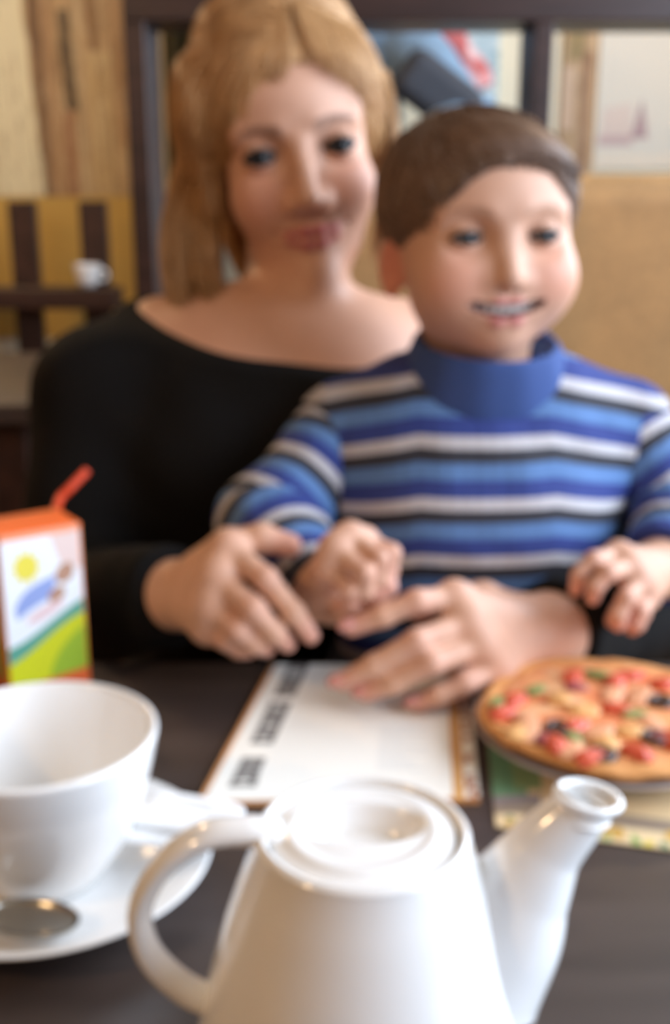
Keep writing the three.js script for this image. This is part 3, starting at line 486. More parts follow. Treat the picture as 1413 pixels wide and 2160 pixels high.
// eyeballs with iris and pupil, and dark lash lines
function eyeBall(f, i, m, gaze, iris) {
  const r = f.o.eyeR, g = new THREE.SphereGeometry(r, 48, 32), gz = gaze.clone().normalize();
  paint(g, (x, y, z) => { const a = Math.acos(Math.max(-1, Math.min(1, (x * gz.x + y * gz.y + z * gz.z) / r))), n = noise(x * 2000, y * 2000, z * 2000); return a < 0.28 ? [0.006, 0.005, 0.005] : a < 0.64 ? iris.map((v) => v * (a > 0.56 ? 0.4 : 0.8 + 0.3 * n)) : [0.52, 0.48, 0.46]; });
  return g.translate(f.eyes[i].x, f.eyes[i].y, f.eyes[i].z).applyMatrix4(m);
}
function lashes(f, m, len, thick, seed) {
  const out = [], R = rng(seed), r = f.o.eyeR + 0.0014;
  f.eyes.forEach((e, k) => {
    const rim = (t, up) => { const dx = t * 0.97, x = dx * f.o.eyeR * 0.99, y = 0.0006 - (f.o.squint ?? 0) * dx * dx + up * f.o.slit * (1 - dx * dx); return V(e.x + x, e.y + y, e.z + Math.sqrt(Math.max(1e-8, r * r - x * x - y * y))); };
    for (const [up, w] of [[1, thick], [-1, thick * 0.45]]) out.push(sweep([-1, -0.7, -0.35, 0, 0.35, 0.7, 1].map((t) => rim(t, up)), (t) => [w, w], 24, 6, true, V(0, 1, 0.2)));
    for (let i = 0; i < 26; i++) { const t = -0.95 + 1.9 * i / 25, a = rim(t, 1), d = V(t * 0.5 + (R() - .5) * .2, 0.75, 0.75).normalize(); out.push(sweep([a, a.clone().addScaledVector(d, len * 0.5), a.clone().addScaledVector(d, len).add(V(0, len * 0.2, 0))], (t2) => [0.0003 * (1 - t2 * 0.8), 0.0003 * (1 - t2 * 0.8)], 4, 4, false, V(1, 0, 0))); }
  });
  return merge(out).applyMatrix4(m);
}
// hand(): wrist, five finger chains; all joints are points in the room
function hand(h) {
  const f = [], k = h.k ?? 1, fr = 0.0080 * k;
  for (const F of h.fingers) f.push(chain(F, F.map((_, i) => fr * (1.08 - 0.10 * i) * (F.w ?? 1)), 0.004 * k));
  const palm = []; h.fingers.forEach((F) => palm.push(cap(h.wrist, F[0], 0.0155 * k, 0.0105 * k)));
  for (let i = 0; i < 3; i++) palm.push(cap(h.fingers[i][0], h.fingers[i + 1][0], 0.0105 * k));
  const pf = uni(0.012 * k, palm), th = chain(h.thumb, [0.0125 * k, 0.0108 * k, 0.0095 * k, 0.0082 * k], 0.006 * k), arm = cap(h.elbow, h.wrist, h.armR ?? 0.034 * k, h.wristR ?? 0.0235 * k);
  const nails = [...h.fingers, h.thumb].map((F) => ({ t: F[F.length - 1], d: F[F.length - 1].clone().sub(F[F.length - 2]).normalize() }));
  const field = (x, y, z) => { let d = smin(pf(x, y, z), arm(x, y, z), 0.02 * k); for (let i = 0; i < f.length; i++) d = smin(d, f[i](x, y, z), 0.0045 * k); return smin(d, th(x, y, z), 0.008 * k); };
  return { field, nails, pts: [h.wrist, ...h.fingers.flat(), ...h.thumb], h };
}
function handColor(H, skin, tipC) {
  const tips = [...H.h.fingers, H.h.thumb].map((F) => F[F.length - 1]), kn = H.h.fingers.flatMap((F) => [F[0], F[1]]);
  return (x, y, z) => { let dt = 1, dk = 1; for (const t of tips) dt = Math.min(dt, Math.hypot(x - t.x, y - t.y, z - t.z)); for (const t of kn) dk = Math.min(dk, Math.hypot(x - t.x, y - t.y, z - t.z)); const n = noise(x * 90, y * 90, z * 90), a = Math.max(0, 1 - dt / 0.02) * 0.75, b = Math.max(0, 1 - dk / 0.016) * 0.35; const m = Math.min(0.85, a + b); return skin.map((v, i) => v * (0.95 + 0.06 * n) * (1 - m) + tipC[i] * m); };
}
// fingernail: small curved plate on the side facing `up`
function nail(tip, dir, up, k) { const g = new THREE.SphereGeometry(1, 16, 10).scale(0.0046 * k, 0.0014 * k, 0.0062 * k), z = dir.clone(), y = up.clone().addScaledVector(z, -up.dot(z)).normalize(), x = V(0, 0, 0).crossVectors(y, z); return g.applyMatrix4(new THREE.Matrix4().makeBasis(x, y, z)).translate(tip.x + y.x * 0.0062 * k + z.x * 0.002, tip.y + y.y * 0.0062 * k + z.y * 0.002, tip.z + y.z * 0.0062 * k + z.z * 0.002); }
// hair strand as a thin tapered ribbon tube
function strand(pts, r, out) { out.push(sweep(pts, (t) => { const q = r * (0.55 + 0.45 * Math.sin(Math.PI * Math.min(1, 0.15 + t * 0.85))); return [q, q]; }, Math.max(6, pts.length * 2), 4, false, V(0.13, 0.21, 0.97))); }
function lock(path, width, n, r, seed, out, wave = 0.004) {
  const R = rng(seed);
  for (let i = 0; i < n; i++) { const a = R() * 6.28, end = 0.78 + 0.22 * Math.sqrt(R()), q = Math.sqrt(R()), ox = Math.cos(a) * q, oz = Math.sin(a) * q, ph = R() * 6; const cv = new THREE.CatmullRomCurve3(path); strand(path.map((_, j) => { const t = j / (path.length - 1) * end, p = cv.getPoint(t), w = width * (0.55 + 0.45 * Math.sin(Math.PI * (0.2 + t * 0.7))); return V(p.x + ox * w + wave * Math.sin(t * 5 + ph * .5) * t, p.y + (R() - .5) * 0.004, p.z + oz * w + wave * Math.cos(t * 4 + ph) * t); }), r * (0.7 + R() * 0.6), out); }
}
// strands that follow a flow over the surface of a hair volume (all in the head's frame)
function flowStrands(f, g, flow, n, len, r, lift, seed, M4, out) {
  const p = g.attributes.position, R = rng(seed), e = 0.001, grad = (q) => V(f(q.x + e, q.y, q.z) - f(q.x - e, q.y, q.z), f(q.x, q.y + e, q.z) - f(q.x, q.y - e, q.z), f(q.x, q.y, q.z + e) - f(q.x, q.y, q.z - e)).normalize();
  for (let i = 0; i < n; i++) {
    const k = Math.floor(R() * p.count); let q = V(p.getX(k), p.getY(k), p.getZ(k)); const pts = [], L = len * (0.6 + 0.7 * R()), m = 6, up = lift * (0.3 + R()), j1 = (R() - .5) * 0.5, j2 = (R() - .5) * 0.5, ph = R() * 6;
    for (let s = 0; s <= m; s++) {
      const nn = grad(q), d = f(q.x, q.y, q.z); q.addScaledVector(nn, -d);
      pts.push(q.clone().addScaledVector(nn, up * (0.35 + 0.65 * s / m)).applyMatrix4(M4));
      const v = flow(q); v.x += j1 + 0.25 * Math.sin(s * 1.3 + ph); v.y += j2 * 0.6; v.addScaledVector(nn, -v.dot(nn)).normalize(); q.addScaledVector(v, L / m);
    }
    strand(pts, r * (0.6 + 0.8 * R()), out);
  }
}
const skinMat = new THREE.MeshPhysicalMaterial({ vertexColors: true, roughness: 0.48, specularIntensity: 0.6, sheen: 0.15, sheenRoughness: 0.5, sheenColor: new THREE.Color(0.9, 0.6, 0.5) });
const eyeMat = new THREE.MeshPhysicalMaterial({ vertexColors: true, roughness: 0.15, clearcoat: 0.4, clearcoatRoughness: 0.08 });
const lashMat = std('#1d1412', 0.6);
const nailMat = std('#d99a92', 0.25, { clearcoat: 0.5 });
const clean = (g) => { const q = g.index ? g.toNonIndexed() : g; for (const k of Object.keys(q.attributes)) if (!['position', 'normal', 'color'].includes(k)) q.deleteAttribute(k); return q; };

// ===== the woman =====
{
  const SK = [0.69, 0.385, 0.26], BL = [0.69, 0.28, 0.19], TIP = [0.63, 0.27, 0.22];
  const fc = face({ k: 1, cran: [[0, 0.035, -0.018], [0.073, 0.080, 0.090]], brow: [[0, 0.036, 0.02], [0.058, 0.050, 0.052]], mid: [[0, -0.03, 0.012], [0.057, 0.072, 0.062]], jaw: [[0, -0.071, 0.022], [0.042, 0.036, 0.047]], chin: [-0.0965, 0.064, 0.0152], cheek: [0.0345, -0.033, 0.046, 0.0245], ridge: [0.019, 0.064],
    eyeX: 0.0325, eyeZ: 0.0585, eyeR: 0.0130, slit: 0.0052, squint: 0.0006, nose: [[0.006, 0.072], [-0.034, 0.090], 0.0092], my: -0.0665, mw: 0.0300, mz: 0.0755, mb: 0.0150, curl: 0.0085, lip: 0.0036, open: 0, fold: false, ear: [0.0745, -0.008, -0.012, 1],
    skin: SK, blush: BL, lipC: [0.46, 0.11, 0.125], browY: 0.0175, browW: 0.0062, browC: [0.10, 0.055, 0.04], browA: 0.8 });
  const HM = headMatrix(P(634, 322, 0.94), fc, 7, 3, 9, 1.04), toW = (x, y, z) => V(x, y, z).applyMatrix4(HM), headF = inFrame(HM, fc.field);
  const sl = P(222, 842, 1.02), sr = P(1020, 815, 1.06), nb = P(628, 738, 1.065), hips = V(-0.03, 0.60, -1.08), chest = P(600, 930, 1.05);
  const neck = cap(toW(0.0, -0.045, -0.066), nb, 0.044, 0.050);
  const clav = uni(0.03, [cap(sl, nb.clone().add(V(-0.03, -0.03, 0)), 0.050, 0.045), cap(sr, nb.clone().add(V(0.03, -0.03, 0)), 0.050, 0.045), cap(P(330, 690, 1.04), nb, 0.026, 0.04), cap(P(930, 690, 1.05), nb, 0.026, 0.04)]);
  const trunk = uni(0.05, [ell(chest, V(0.165, 0.15, 0.095)), ell(P(600, 1130, 1.07), V(0.14, 0.16, 0.095)), ell(hips, V(0.175, 0.12, 0.12)), ...[P(470, 960, 0.985), P(735, 960, 0.99)].map((c) => ell(c, V(0.062, 0.06, 0.05)))]);
  const eR = P(150, 1290, 0.98), wR = P(352, 1256, 0.835), eL = P(1400, 1265, 1.0), wL = P(1168, 1332, 0.815);
  const armR = uni(0.03, [cap(sl, eR, 0.048, 0.042), cap(eR, wR, 0.042, 0.030)]), armL = uni(0.03, [cap(sr, eL, 0.052, 0.042), cap(eL, wL, 0.042, 0.030)]);
  const kR = V(-0.14, 0.55, -0.66), kL = V(0.10, 0.55, -0.66), aR = V(-0.15, 0.09, -0.72), aL = V(0.11, 0.09, -0.72);
  const legs = uni(0.03, [[V(-0.12, 0.56, -1.06), kR, aR], [V(0.06, 0.56, -1.06), kL, aL]].flatMap(([h, k, a]) => [cap(h, k, 0.078, 0.058), cap(k, a, 0.056, 0.036)]));
  const handR = hand({ wrist: wR, elbow: eR, wristR: 0.025, fingers: [
    [P(484, 1158, 0.775), P(562, 1222, 0.752), P(620, 1292, 0.750), P(655, 1340, 0.757)],
    [P(462, 1218, 0.768), P(535, 1285, 0.746), P(580, 1335, 0.752), P(606, 1358, 0.762)],
    [P(448, 1278, 0.768), P(502, 1328, 0.752), P(540, 1358, 0.758), P(562, 1368, 0.768)],
    [P(440, 1322, 0.775), P(478, 1348, 0.764), P(505, 1366, 0.768), P(522, 1372, 0.776)]],
    thumb: [P(415, 1205, 0.80), P(480, 1148, 0.795), P(552, 1135, 0.785), P(612, 1150, 0.785)] });
  const handL = hand({ wrist: wL, elbow: eL, wristR: 0.028, fingers: [
    [P(958, 1262, 0.765), P(880, 1268, 0.748), P(808, 1300, 0.748), P(742, 1324, 0.752)],
    [P(985, 1312, 0.760), P(880, 1352, 0.735), P(790, 1402, 0.742), P(722, 1438, 0.752)],
    [P(1012, 1360, 0.760), P(910, 1398, 0.734), P(830, 1440, 0.742), P(772, 1462, 0.752)],
    [P(1048, 1408, 0.766), P(980, 1440, 0.748), P(925, 1466, 0.748), P(882, 1482, 0.754)]],
    thumb: [P(1090, 1290, 0.805), P(1020, 1260, 0.805), P(950, 1262, 0.80), P(885, 1290, 0.795)] });
  const upper = uni(0.035, [trunk, clav]);
  const bodyF = (x, y, z) => smin(smin(headF(x, y, z), neck(x, y, z), 0.010), upper(x, y, z), 0.03);
  // neckline plane of the top
  const n0 = P(312, 652, 1.02), n1 = P(590, 757, 0.955), n2 = P(885, 690, 1.04), nn = V(0, 0, 0).crossVectors(n1.clone().sub(n0), n2.clone().sub(n0)).normalize(); if (nn.y < 0) nn.negate(); const nd = -nn.dot(n0);
  const t = thing('person', 'woman with blond hair in a black wide neck top holding the boy', 'person', V(-0.03, 0.45, -1.08));
  const hc = toW(0, 0, 0), inv = HM.clone().invert(), tmp = V(0, 0, 0), neckY = toW(0, -0.128, 0).y;
  const faceC = (x, y, z) => { tmp.set(x, y, z).applyMatrix4(inv); return fc.color(tmp.x, tmp.y, tmp.z); };
  const pieces = [];
  pieces.push(paint(meshField(bodyF, V(hc.x - 0.125, neckY, hc.z - 0.15), V(hc.x + 0.125, hc.y + 0.145, hc.z + 0.135), 0.0021), faceC));
  pieces.push(paint(meshField(bodyF, V(-0.36, 0.83, -1.25), V(0.26, neckY + 0.003, -0.84), 0.005), faceC));
  pieces.push(paint(meshField(uni(0.03, [trunk, armR, armL, legs]), V(-0.42, 0.02, -1.3), V(0.42, 0.85, -0.56), 0.011), () => SK));
  for (const h of [handR, handL]) { const [lo, hi] = bounds(h.pts, 0.028); pieces.push(paint(meshField(h.field, lo, hi, 0.0022), handColor(h, SK, TIP))); }
  part('body', mergeGeometries(pieces.map(clean)), skinMat, t, 'fair skinned face, neck and hands');
  const toCam = CAM.clone().sub(hc).applyMatrix4(HM.clone().setPosition(0, 0, 0).invert());
  for (const i of [0, 1]) part('eye', eyeBall(fc, i, HM, toCam, [0.035, 0.045, 0.05]), eyeMat, t);
  part('eyelashes', lashes(fc, HM, 0.0105, 0.0021, 3), lashMat, t);
  for (const i of [0, 1, 2, 3]) part('fingernail', nail(handL.nails[i].t, handL.nails[i].d, V(-0.15, 0.75, 0.65), 1), nailMat, t);
  // black top
  const fold = (x, y, z) => 0.0035 * noise(x * 9 + y * 5, y * 12, z * 9) + 0.0016 * noise(x * 30 + y * 18, y * 22, z * 26);
  const wristCut = (e, w, s) => { const d = w.clone().sub(e).normalize(), q = w.clone().addScaledVector(d, s), c = -d.dot(q); return (x, y, z) => d.x * x + d.y * y + d.z * z + c; };
  const topF = (x, y, z) => { let d = smin(smin(trunk(x, y, z), clav(x, y, z), 0.04), smin(armR(x, y, z), armL(x, y, z), 0.01), 0.035) - 0.0085 + fold(x, y, z); return smax(d, nn.x * x + nn.y * y + nn.z * z + nd, 0.006); };
  const cR = wristCut(eR, wR, 0.016), cL = wristCut(eL, wL, 0.006);
  const nearR = cap(wR, wR.clone().add(wR.clone().sub(eR)), 0.08, 0.08), nearL = cap(wL, wL.clone().add(wL.clone().sub(eL)), 0.08, 0.08);
  const topClip = (x, y, z) => { let d = topF(x, y, z); if (nearR(x, y, z) < 0.05) d = smax(d, cR(x, y, z), 0.003); if (nearL(x, y, z) < 0.05) d = smax(d, cL(x, y, z), 0.003); return d; };
  part('black_top', meshField(topClip, V(-0.44, 0.52, -1.3), V(0.44, 1.08, -0.7), 0.006), std('#0c0a0a', 0.85, { specularIntensity: 0.4 }), t, 'black long sleeved wide neck top');
  part('trousers', meshField((x, y, z) => Math.max(uni(0.03, [legs, ell(hips, V(0.18, 0.12, 0.125))])(x, y, z) - 0.008, y - 0.64), V(-0.3, 0.06, -1.25), V(0.3, 0.68, -0.56), 0.012), std('#17161a', 0.85), t);
  for (const a of [aR, aL]) part('shoe', meshField(uni(0.03, [cap(a.clone().setY(0.045), a.clone().add(V(0, -0.05, 0.16)), 0.042, 0.036), cap(a, a.clone().setY(0.05), 0.04, 0.04)]), V(a.x - 0.08, 0.004, a.z - 0.1), V(a.x + 0.08, 0.12, a.z + 0.24), 0.008), std('#1c1a1b', 0.5), t);
  // hair: swept-back cap, fringe and side locks
  const capE = ell(V(0, 0.040, -0.022), V(0.0815, 0.0885, 0.0985)), cut = ell(V(0.011, -0.036, 0.098), V(0.0715, 0.106, 0.088));
  const puffs = uni(0.02, [ell(V(-0.074, 0.036, -0.016), V(0.022, 0.050, 0.050)), ell(V(-0.071, -0.006, -0.026), V(0.020, 0.040, 0.040)), ell(V(0.0, 0.102, -0.03), V(0.06, 0.032, 0.06)), ell(V(0.066, 0.02, -0.03), V(0.018, 0.06, 0.05)), ell(V(-0.02, -0.05, -0.085), V(0.05, 0.09, 0.03))]);
  const hairF = (x, y, z) => { let d = smin(capE(x, y, z), puffs(x, y, z), 0.02); d = smax(d, -cut(x, y, z), 0.008); d = smax(d, (z > -0.05 ? -0.045 : -0.13) - y, 0.01); const az = Math.atan2(x, y - 0.02); return d + 0.0020 * noise(x * 22, y * 34, z * 20); };
  const hairL = meshField(hairF, V(-0.13, -0.15, -0.15), V(0.12, 0.17, 0.12), 0.003), hairG = hairL.clone().applyMatrix4(HM), hs = [], R = rng(77);
  flowStrands(hairF, hairL, (q) => { const s = Math.max(-1, Math.min(1, (q.x - 0.012) / 0.03)), t = Math.max(0, Math.min(1, (q.y - 0.06) / 0.06)); return V(s * (0.25 + 0.75 * t), -0.75 + 0.45 * t, -0.35 - 0.35 * t + 0.25 * Math.sin(q.y * 120)); }, 3300, 0.058, 0.0009, 0.0022, 11, HM, hs);
  for (let i = 0; i < 230; i++) { // wispy fringe parted over the forehead
    const a = R(), s = R() < 0.55 ? -1 : 1, x0 = 0.012 + s * a * 0.038, w = 0.35 + 0.65 * a, dn = (0.016 + 0.03 * R()) * (0.4 + 0.6 * a);
    const r0 = V(x0 * 0.7 + 0.004, 0.122 - 0.02 * a * a, 0.02), r1 = V(x0 + s * 0.010 * w, 0.100 - 0.014 * a, 0.058 - 0.012 * a), r2 = V(x0 + s * 0.020 * w, 0.078 - 0.020 * a, 0.0725 - 0.022 * a * a), r3 = V(x0 + s * 0.028 * w, 0.078 - 0.020 * a - dn, 0.0765 - 0.034 * a * a);
    strand([r0, r1, r2, r3].map((p) => p.applyMatrix4(HM)), 0.0004 + R() * 0.0004, hs);
  }
  for (const [path, w, n, r, sd, wv] of [
    [[P(500, 60, 0.993), P(440, 140, 0.998), P(410, 230, 1.004), P(420, 320, 1.004), P(440, 390, 1.004)], 0.013, 170, 0.0008, 1, 0.008],
    [[P(470, 90, 0.988), P(452, 190, 0.983), P(446, 280, 0.983), P(452, 380, 0.983), P(458, 470, 0.988)], 0.010, 130, 0.0008, 2, 0.005],
    [[P(430, 250, 1.030), P(405, 360, 1.024), P(392, 470, 1.014), P(388, 560, 1.009), P(392, 650, 1.004)], 0.017, 240, 0.0009, 3, 0.009],
    [[P(445, 330, 1.009), P(436, 430, 1.004), P(440, 520, 0.998), P(452, 600, 0.996), P(462, 660, 0.993)], 0.012, 150, 0.0008, 4, 0.007],
    [[P(806, 150, 1.009), P(822, 250, 1.004), P(822, 350, 1.004), P(812, 450, 1.004), P(798, 560, 1.009)], 0.007, 90, 0.0007, 5, 0.004],
  ]) lock(path, w, n, r, sd, hs, wv);
  const hg = merge([hairG, ...hs].map(clean));
  paint(hg, (x, y, z) => { const n = noise(x * 26, y * 10, z * 26), n2 = noise(x * 160, y * 30, z * 160), k = 0.5 + 0.3 * n + 0.25 * n2; return [0.33 + 0.30 * k, 0.165 + 0.20 * k, 0.055 + 0.115 * k]; });
  part('hair', hg, new THREE.MeshPhysicalMaterial({ vertexColors: true, roughness: 0.42, specularIntensity: 0.7 }), t, 'blond swept back hair with wispy fringe');
  globalThis.__w = { wL, wR };
}

// ===== the boy =====
{
  const SK = [0.68, 0.385, 0.26], BL = [0.70, 0.28, 0.19], TIP = [0.66, 0.29, 0.23];
  const fc = face({ k: 0.86, cran: [[0, 0.021, -0.022], [0.068, 0.060, 0.080]], brow: [[0, 0.024, 0.014], [0.057, 0.046, 0.052]], mid: [[0, -0.024, 0.010], [0.058, 0.058, 0.055]], jaw: [[0, -0.050, 0.020], [0.050, 0.033, 0.043]], chin: [-0.068, 0.050, 0.0135], cheek: [0.0335, -0.030, 0.042, 0.0255], ridge: [0.016, 0.056],
    eyeX: 0.0285, eyeZ: 0.0512, eyeR: 0.0116, slit: 0.0038, squint: 0.0006, nose: [[0.000, 0.062], [-0.0255, 0.0745], 0.0088], my: -0.0475, mw: 0.0345, mz: 0.0690, mb: 0.0165, curl: 0.0085, lip: 0.0036, open: 0.0045, fold: false, ear: [0.0665, -0.026, -0.010, 0.78],
    skin: SK, blush: BL, lipC: [0.56, 0.16, 0.16], browY: 0.0165, browW: 0.0036, browC: [0.28, 0.15, 0.09], browA: 0.55 });
  const HM = headMatrix(P(1070, 503, 0.795), fc, 10, 2, 1), toW = (x, y, z) => V(x, y, z).applyMatrix4(HM), headF = inFrame(HM, fc.field), hc = toW(0, 0, 0), inv = HM.clone().invert(), tmp = V(0, 0, 0);
  const nb = P(1015, 925, 0.905), sR = P(735, 915, 0.925), sL = P(1300, 910, 0.925);
  const neck = cap(toW(0, -0.03, -0.025), nb, 0.040, 0.043);
  const trunk = uni(0.05, [ell(P(1000, 1052, 0.915), V(0.100, 0.080, 0.068)), ell(P(985, 1150, 0.905), V(0.092, 0.09, 0.07)), ell(V(0.11, 0.70, -0.87), V(0.10, 0.085, 0.08)), cap(sR, P(905, 862, 0.91), 0.036, 0.026), cap(sL, P(1135, 862, 0.91), 0.036, 0.026), cap(P(905, 862, 0.91), P(1135, 862, 0.91), 0.024, 0.024)]);
  const eR = P(570, 1105, 0.87), wR = P(668, 1248, 0.808), eL = P(1452, 1095, 0.90), wL = P(1398, 1196, 0.83);
  const armR = uni(0.02, [cap(sR, eR, 0.034, 0.028), cap(eR, wR, 0.028, 0.0225)]), armL = uni(0.02, [cap(sL, eL, 0.036, 0.032), cap(eL, wL, 0.031, 0.0235)]);
  const legs = uni(0.02, [[V(0.06, 0.672, -0.86), V(0.02, 0.660, -0.70), V(0.03, 0.46, -0.645)], [V(0.16, 0.672, -0.86), V(0.19, 0.660, -0.70), V(0.185, 0.46, -0.645)]].flatMap(([a, b, c]) => [cap(a, b, 0.05, 0.04), cap(b, c, 0.038, 0.03)]));
  const handR = hand({ k: 0.78, wrist: wR, elbow: eR, wristR: 0.0205, fingers: [
    [P(768, 1140, 0.775), P(826, 1166, 0.766), P(822, 1204, 0.768), P(792, 1218, 0.776)],
    [P(738, 1134, 0.760), P(802, 1178, 0.740), P(800, 1222, 0.746), P(770, 1236, 0.758)],
    [P(708, 1158, 0.754), P(770, 1208, 0.735), P(770, 1248, 0.744), P(742, 1256, 0.756)],
    [P(692, 1196, 0.756), P(738, 1244, 0.742), P(740, 1272, 0.752), P(718, 1276, 0.762)]],
    thumb: [P(700, 1290, 0.795), P(752, 1288, 0.775), P(796, 1262, 0.765), P(820, 1240, 0.764)] });
  const handL = hand({ k: 0.78, wrist: wL, elbow: eL, wristR: 0.021, fingers: [
    [P(1304, 1170, 0.780), P(1252, 1182, 0.760), P(1222, 1212, 0.758), P(1214, 1244, 0.764)],
    [P(1326, 1196, 0.772), P(1282, 1208, 0.748), P(1256, 1236, 0.748), P(1250, 1262, 0.756)],
    [P(1348, 1228, 0.770), P(1322, 1262, 0.748), P(1304, 1296, 0.748), P(1304, 1318, 0.758)],
    [P(1362, 1258, 0.776), P(1352, 1292, 0.758), P(1342, 1316, 0.758), P(1334, 1326, 0.766)]],
    thumb: [P(1372, 1236, 0.815), P(1338, 1262, 0.80), P(1312, 1290, 0.79), P(1296, 1308, 0.785)] });
  const bodyF = (x, y, z) => smin(headF(x, y, z), neck(x, y, z), 0.02);
  const faceC = (x, y, z) => { tmp.set(x, y, z).applyMatrix4(inv); return fc.color(tmp.x, tmp.y, tmp.z); };
  const t = thing('person', 'smiling small boy in a blue striped sweater on the lap of the woman', 'person', V(0.11, 0.62, -0.87));
  const pieces = [paint(meshField(bodyF, V(hc.x - 0.11, hc.y - 0.15, hc.z - 0.13), V(hc.x + 0.11, hc.y + 0.11, hc.z + 0.12), 0.0019), faceC), paint(meshField(uni(0.02, [trunk, armR, armL, legs]), V(-0.1, 0.42, -1.0), V(0.34, 0.98, -0.6), 0.010), () => SK)];
  for (const h of [handR, handL]) { const [lo, hi] = bounds(h.pts, 0.022); pieces.push(paint(meshField(h.field, lo, hi, 0.0019), handColor(h, SK, TIP))); }
  part('body', mergeGeometries(pieces.map(clean)), skinMat, t, 'fair skinned smiling face and small hands');
  const gz = V(0.20, 0.02, 1); for (const i of [0, 1]) part('eye', eyeBall(fc, i, HM, gz, [0.035, 0.028, 0.024]), eyeMat, t);
  part('eyelashes', lashes(fc, HM, 0.006, 0.0014, 5), lashMat, t);
  { // upper teeth
    const list = [], q = fc.o; for (let i = -4; i <= 4; i++) { const x = i * 0.0056, tt = x / q.mw; list.push(new RoundedBoxGeometry(0.0053, 0.0058, 0.003, 2, 0.0012).translate(x, q.my + q.curl * tt * tt - 0.0012, q.mz - 0.0045 - q.mb * tt * tt)); }
    part('teeth', merge(list).applyMatrix4(HM), std('#efe6dc', 0.25), t, 'white upper milk teeth');
  }
  // sweater: striped torso, two sleeves, collar
  const stripes = dataTex(8, 256, (u, v) => { const n = 6 * noise(u * 4, v * 60, 2); let c; const w = (v + 0.5) % 1; if (v < 0.10 || v > 0.895) c = [186, 181, 183]; else if (v < 0.325) c = [44, 44, 52]; else if (v < 0.60) c = [84, 118, 166]; else c = [40, 56, 122]; return c.map((k) => Math.max(0, Math.min(255, k + n))); });
  const knit = dataTex(128, 128, (u, v) => { const k = 128 + 70 * Math.sin(u * Math.PI * 2 * 16) * (0.6 + 0.4 * Math.sin(v * Math.PI * 2 * 16 + Math.PI * (Math.floor(u * 32) % 2))); return [k, k, k]; }, false);
  const stripeMat = std('#ffffff', 0.85, { map: stripes, bumpMap: knit, bumpScale: 0.0006, sheen: 0.25, sheenRoughness: 0.6, sheenColor: new THREE.Color(0.3, 0.4, 0.6) });
  knit.repeat.set(1, 1);
  const PER = 0.0405, yW = P(1000, 930, 0.838).y;
  const setUV = (g, f) => { const p = g.attributes.position, uv = new Float32Array(p.count * 2); for (let i = 0; i < p.count; i++) { const q = f(p.getX(i), p.getY(i), p.getZ(i)); uv[2 * i] = q[0]; uv[2 * i + 1] = q[1]; } g.setAttribute('uv', new THREE.BufferAttribute(uv, 2)); return g; };
  const fold = (x, y, z) => 0.0022 * noise(x * 18, y * 26, z * 14) + 0.0011 * noise(x * 50, y * 60, z * 40);
  const cx = P(1000, 985, 0.915).x;
  const torsoF = (x, y, z) => { let d = trunk(x, y, z) - 0.010 + fold(x, y, z); d = Math.max(d, 0.70 - y); return smax(d, -(cap(nb, nb.clone().add(V(0, 0.2, 0.01)), 0.036, 0.05)(x, y, z)), 0.004); };
  const sw = part('sweater', setUV(meshField(torsoF, V(-0.03, 0.69, -1.02), V(0.28, 1.0, -0.76), 0.0042), (x, y, z) => { const ax = Math.max(0, Math.abs(x - cx) - 0.05); return [x * 6, (yW - y - 0.25 * ax) / PER]; }), stripeMat, t, 'knitted sweater in blue, charcoal and white stripes');
  const sleeve = (s, e, w, capA, capB, phase) => {   // upper and lower half meet on the plane through the elbow
    const L1 = s.distanceTo(e), d1 = e.clone().sub(s).normalize(), d2 = w.clone().sub(e).normalize(), q = w.clone().addScaledVector(d2, 0.001), bis = d1.clone().add(d2).normalize(), arm = uni(0.02, [capA, capB]);
    const shell = (x, y, z) => arm(x, y, z) - 0.0095 + fold(x * 1.2, y, z), pl = (x, y, z) => (x - e.x) * bis.x + (y - e.y) * bis.y + (z - e.z) * bis.z;
    const up = meshField((x, y, z) => Math.max(shell(x, y, z), pl(x, y, z) - 0.001), ...bounds([s, e], 0.055), 0.0042), lo = meshField((x, y, z) => smax(Math.max(shell(x, y, z), -pl(x, y, z) - 0.001), (x - q.x) * d2.x + (y - q.y) * d2.y + (z - q.z) * d2.z, 0.003), ...bounds([e, w], 0.055), 0.0042);
    setUV(up, (x, y, z) => [x * 6, ((x - s.x) * d1.x + (y - s.y) * d1.y + (z - s.z) * d1.z) / PER + phase]);
    setUV(lo, (x, y, z) => [x * 6, (L1 + (x - e.x) * d2.x + (y - e.y) * d2.y + (z - e.z) * d2.z) / PER + phase]);
    part('sleeve', merge([up, lo]), stripeMat, sw);
  };
  sleeve(sR, eR, wR, cap(sR, eR, 0.034, 0.028), cap(eR, wR, 0.028, 0.0225), 0.45);
  sleeve(sL, eL, wL, cap(sL, eL, 0.0345, 0.030), cap(eL, wL, 0.030, 0.0235), 0.45);
  const colC = P(1022, 778, 0.888), colG = lathe([[0.063, -0.034], [0.0655, -0.022], [0.0615, -0.004], [0.0565, 0.012], [0.0535, 0.022], [0.0505, 0.0255], [0.0475, 0.023], [0.046, 0.008], [0.048, -0.02], [0.056, -0.034], [0.063, -0.034]], 72);
  const rib = colG.attributes.position; for (let i = 0; i < rib.count; i++) { const a = Math.atan2(rib.getX(i), rib.getZ(i)), k = 1 + 0.006 * Math.sin(a * 60); rib.setXYZ(i, rib.getX(i) * k * 1.06, rib.getY(i), rib.getZ(i) * k); } colG.computeVertexNormals();
  part('collar', colG.rotateX(0.22).rotateZ(-0.04).translate(colC.x, colC.y, colC.z), std('#30487f', 0.85, { sheen: 0.2, sheenColor: new THREE.Color(0.3, 0.5, 0.8) }), sw, 'blue ribbed high collar');
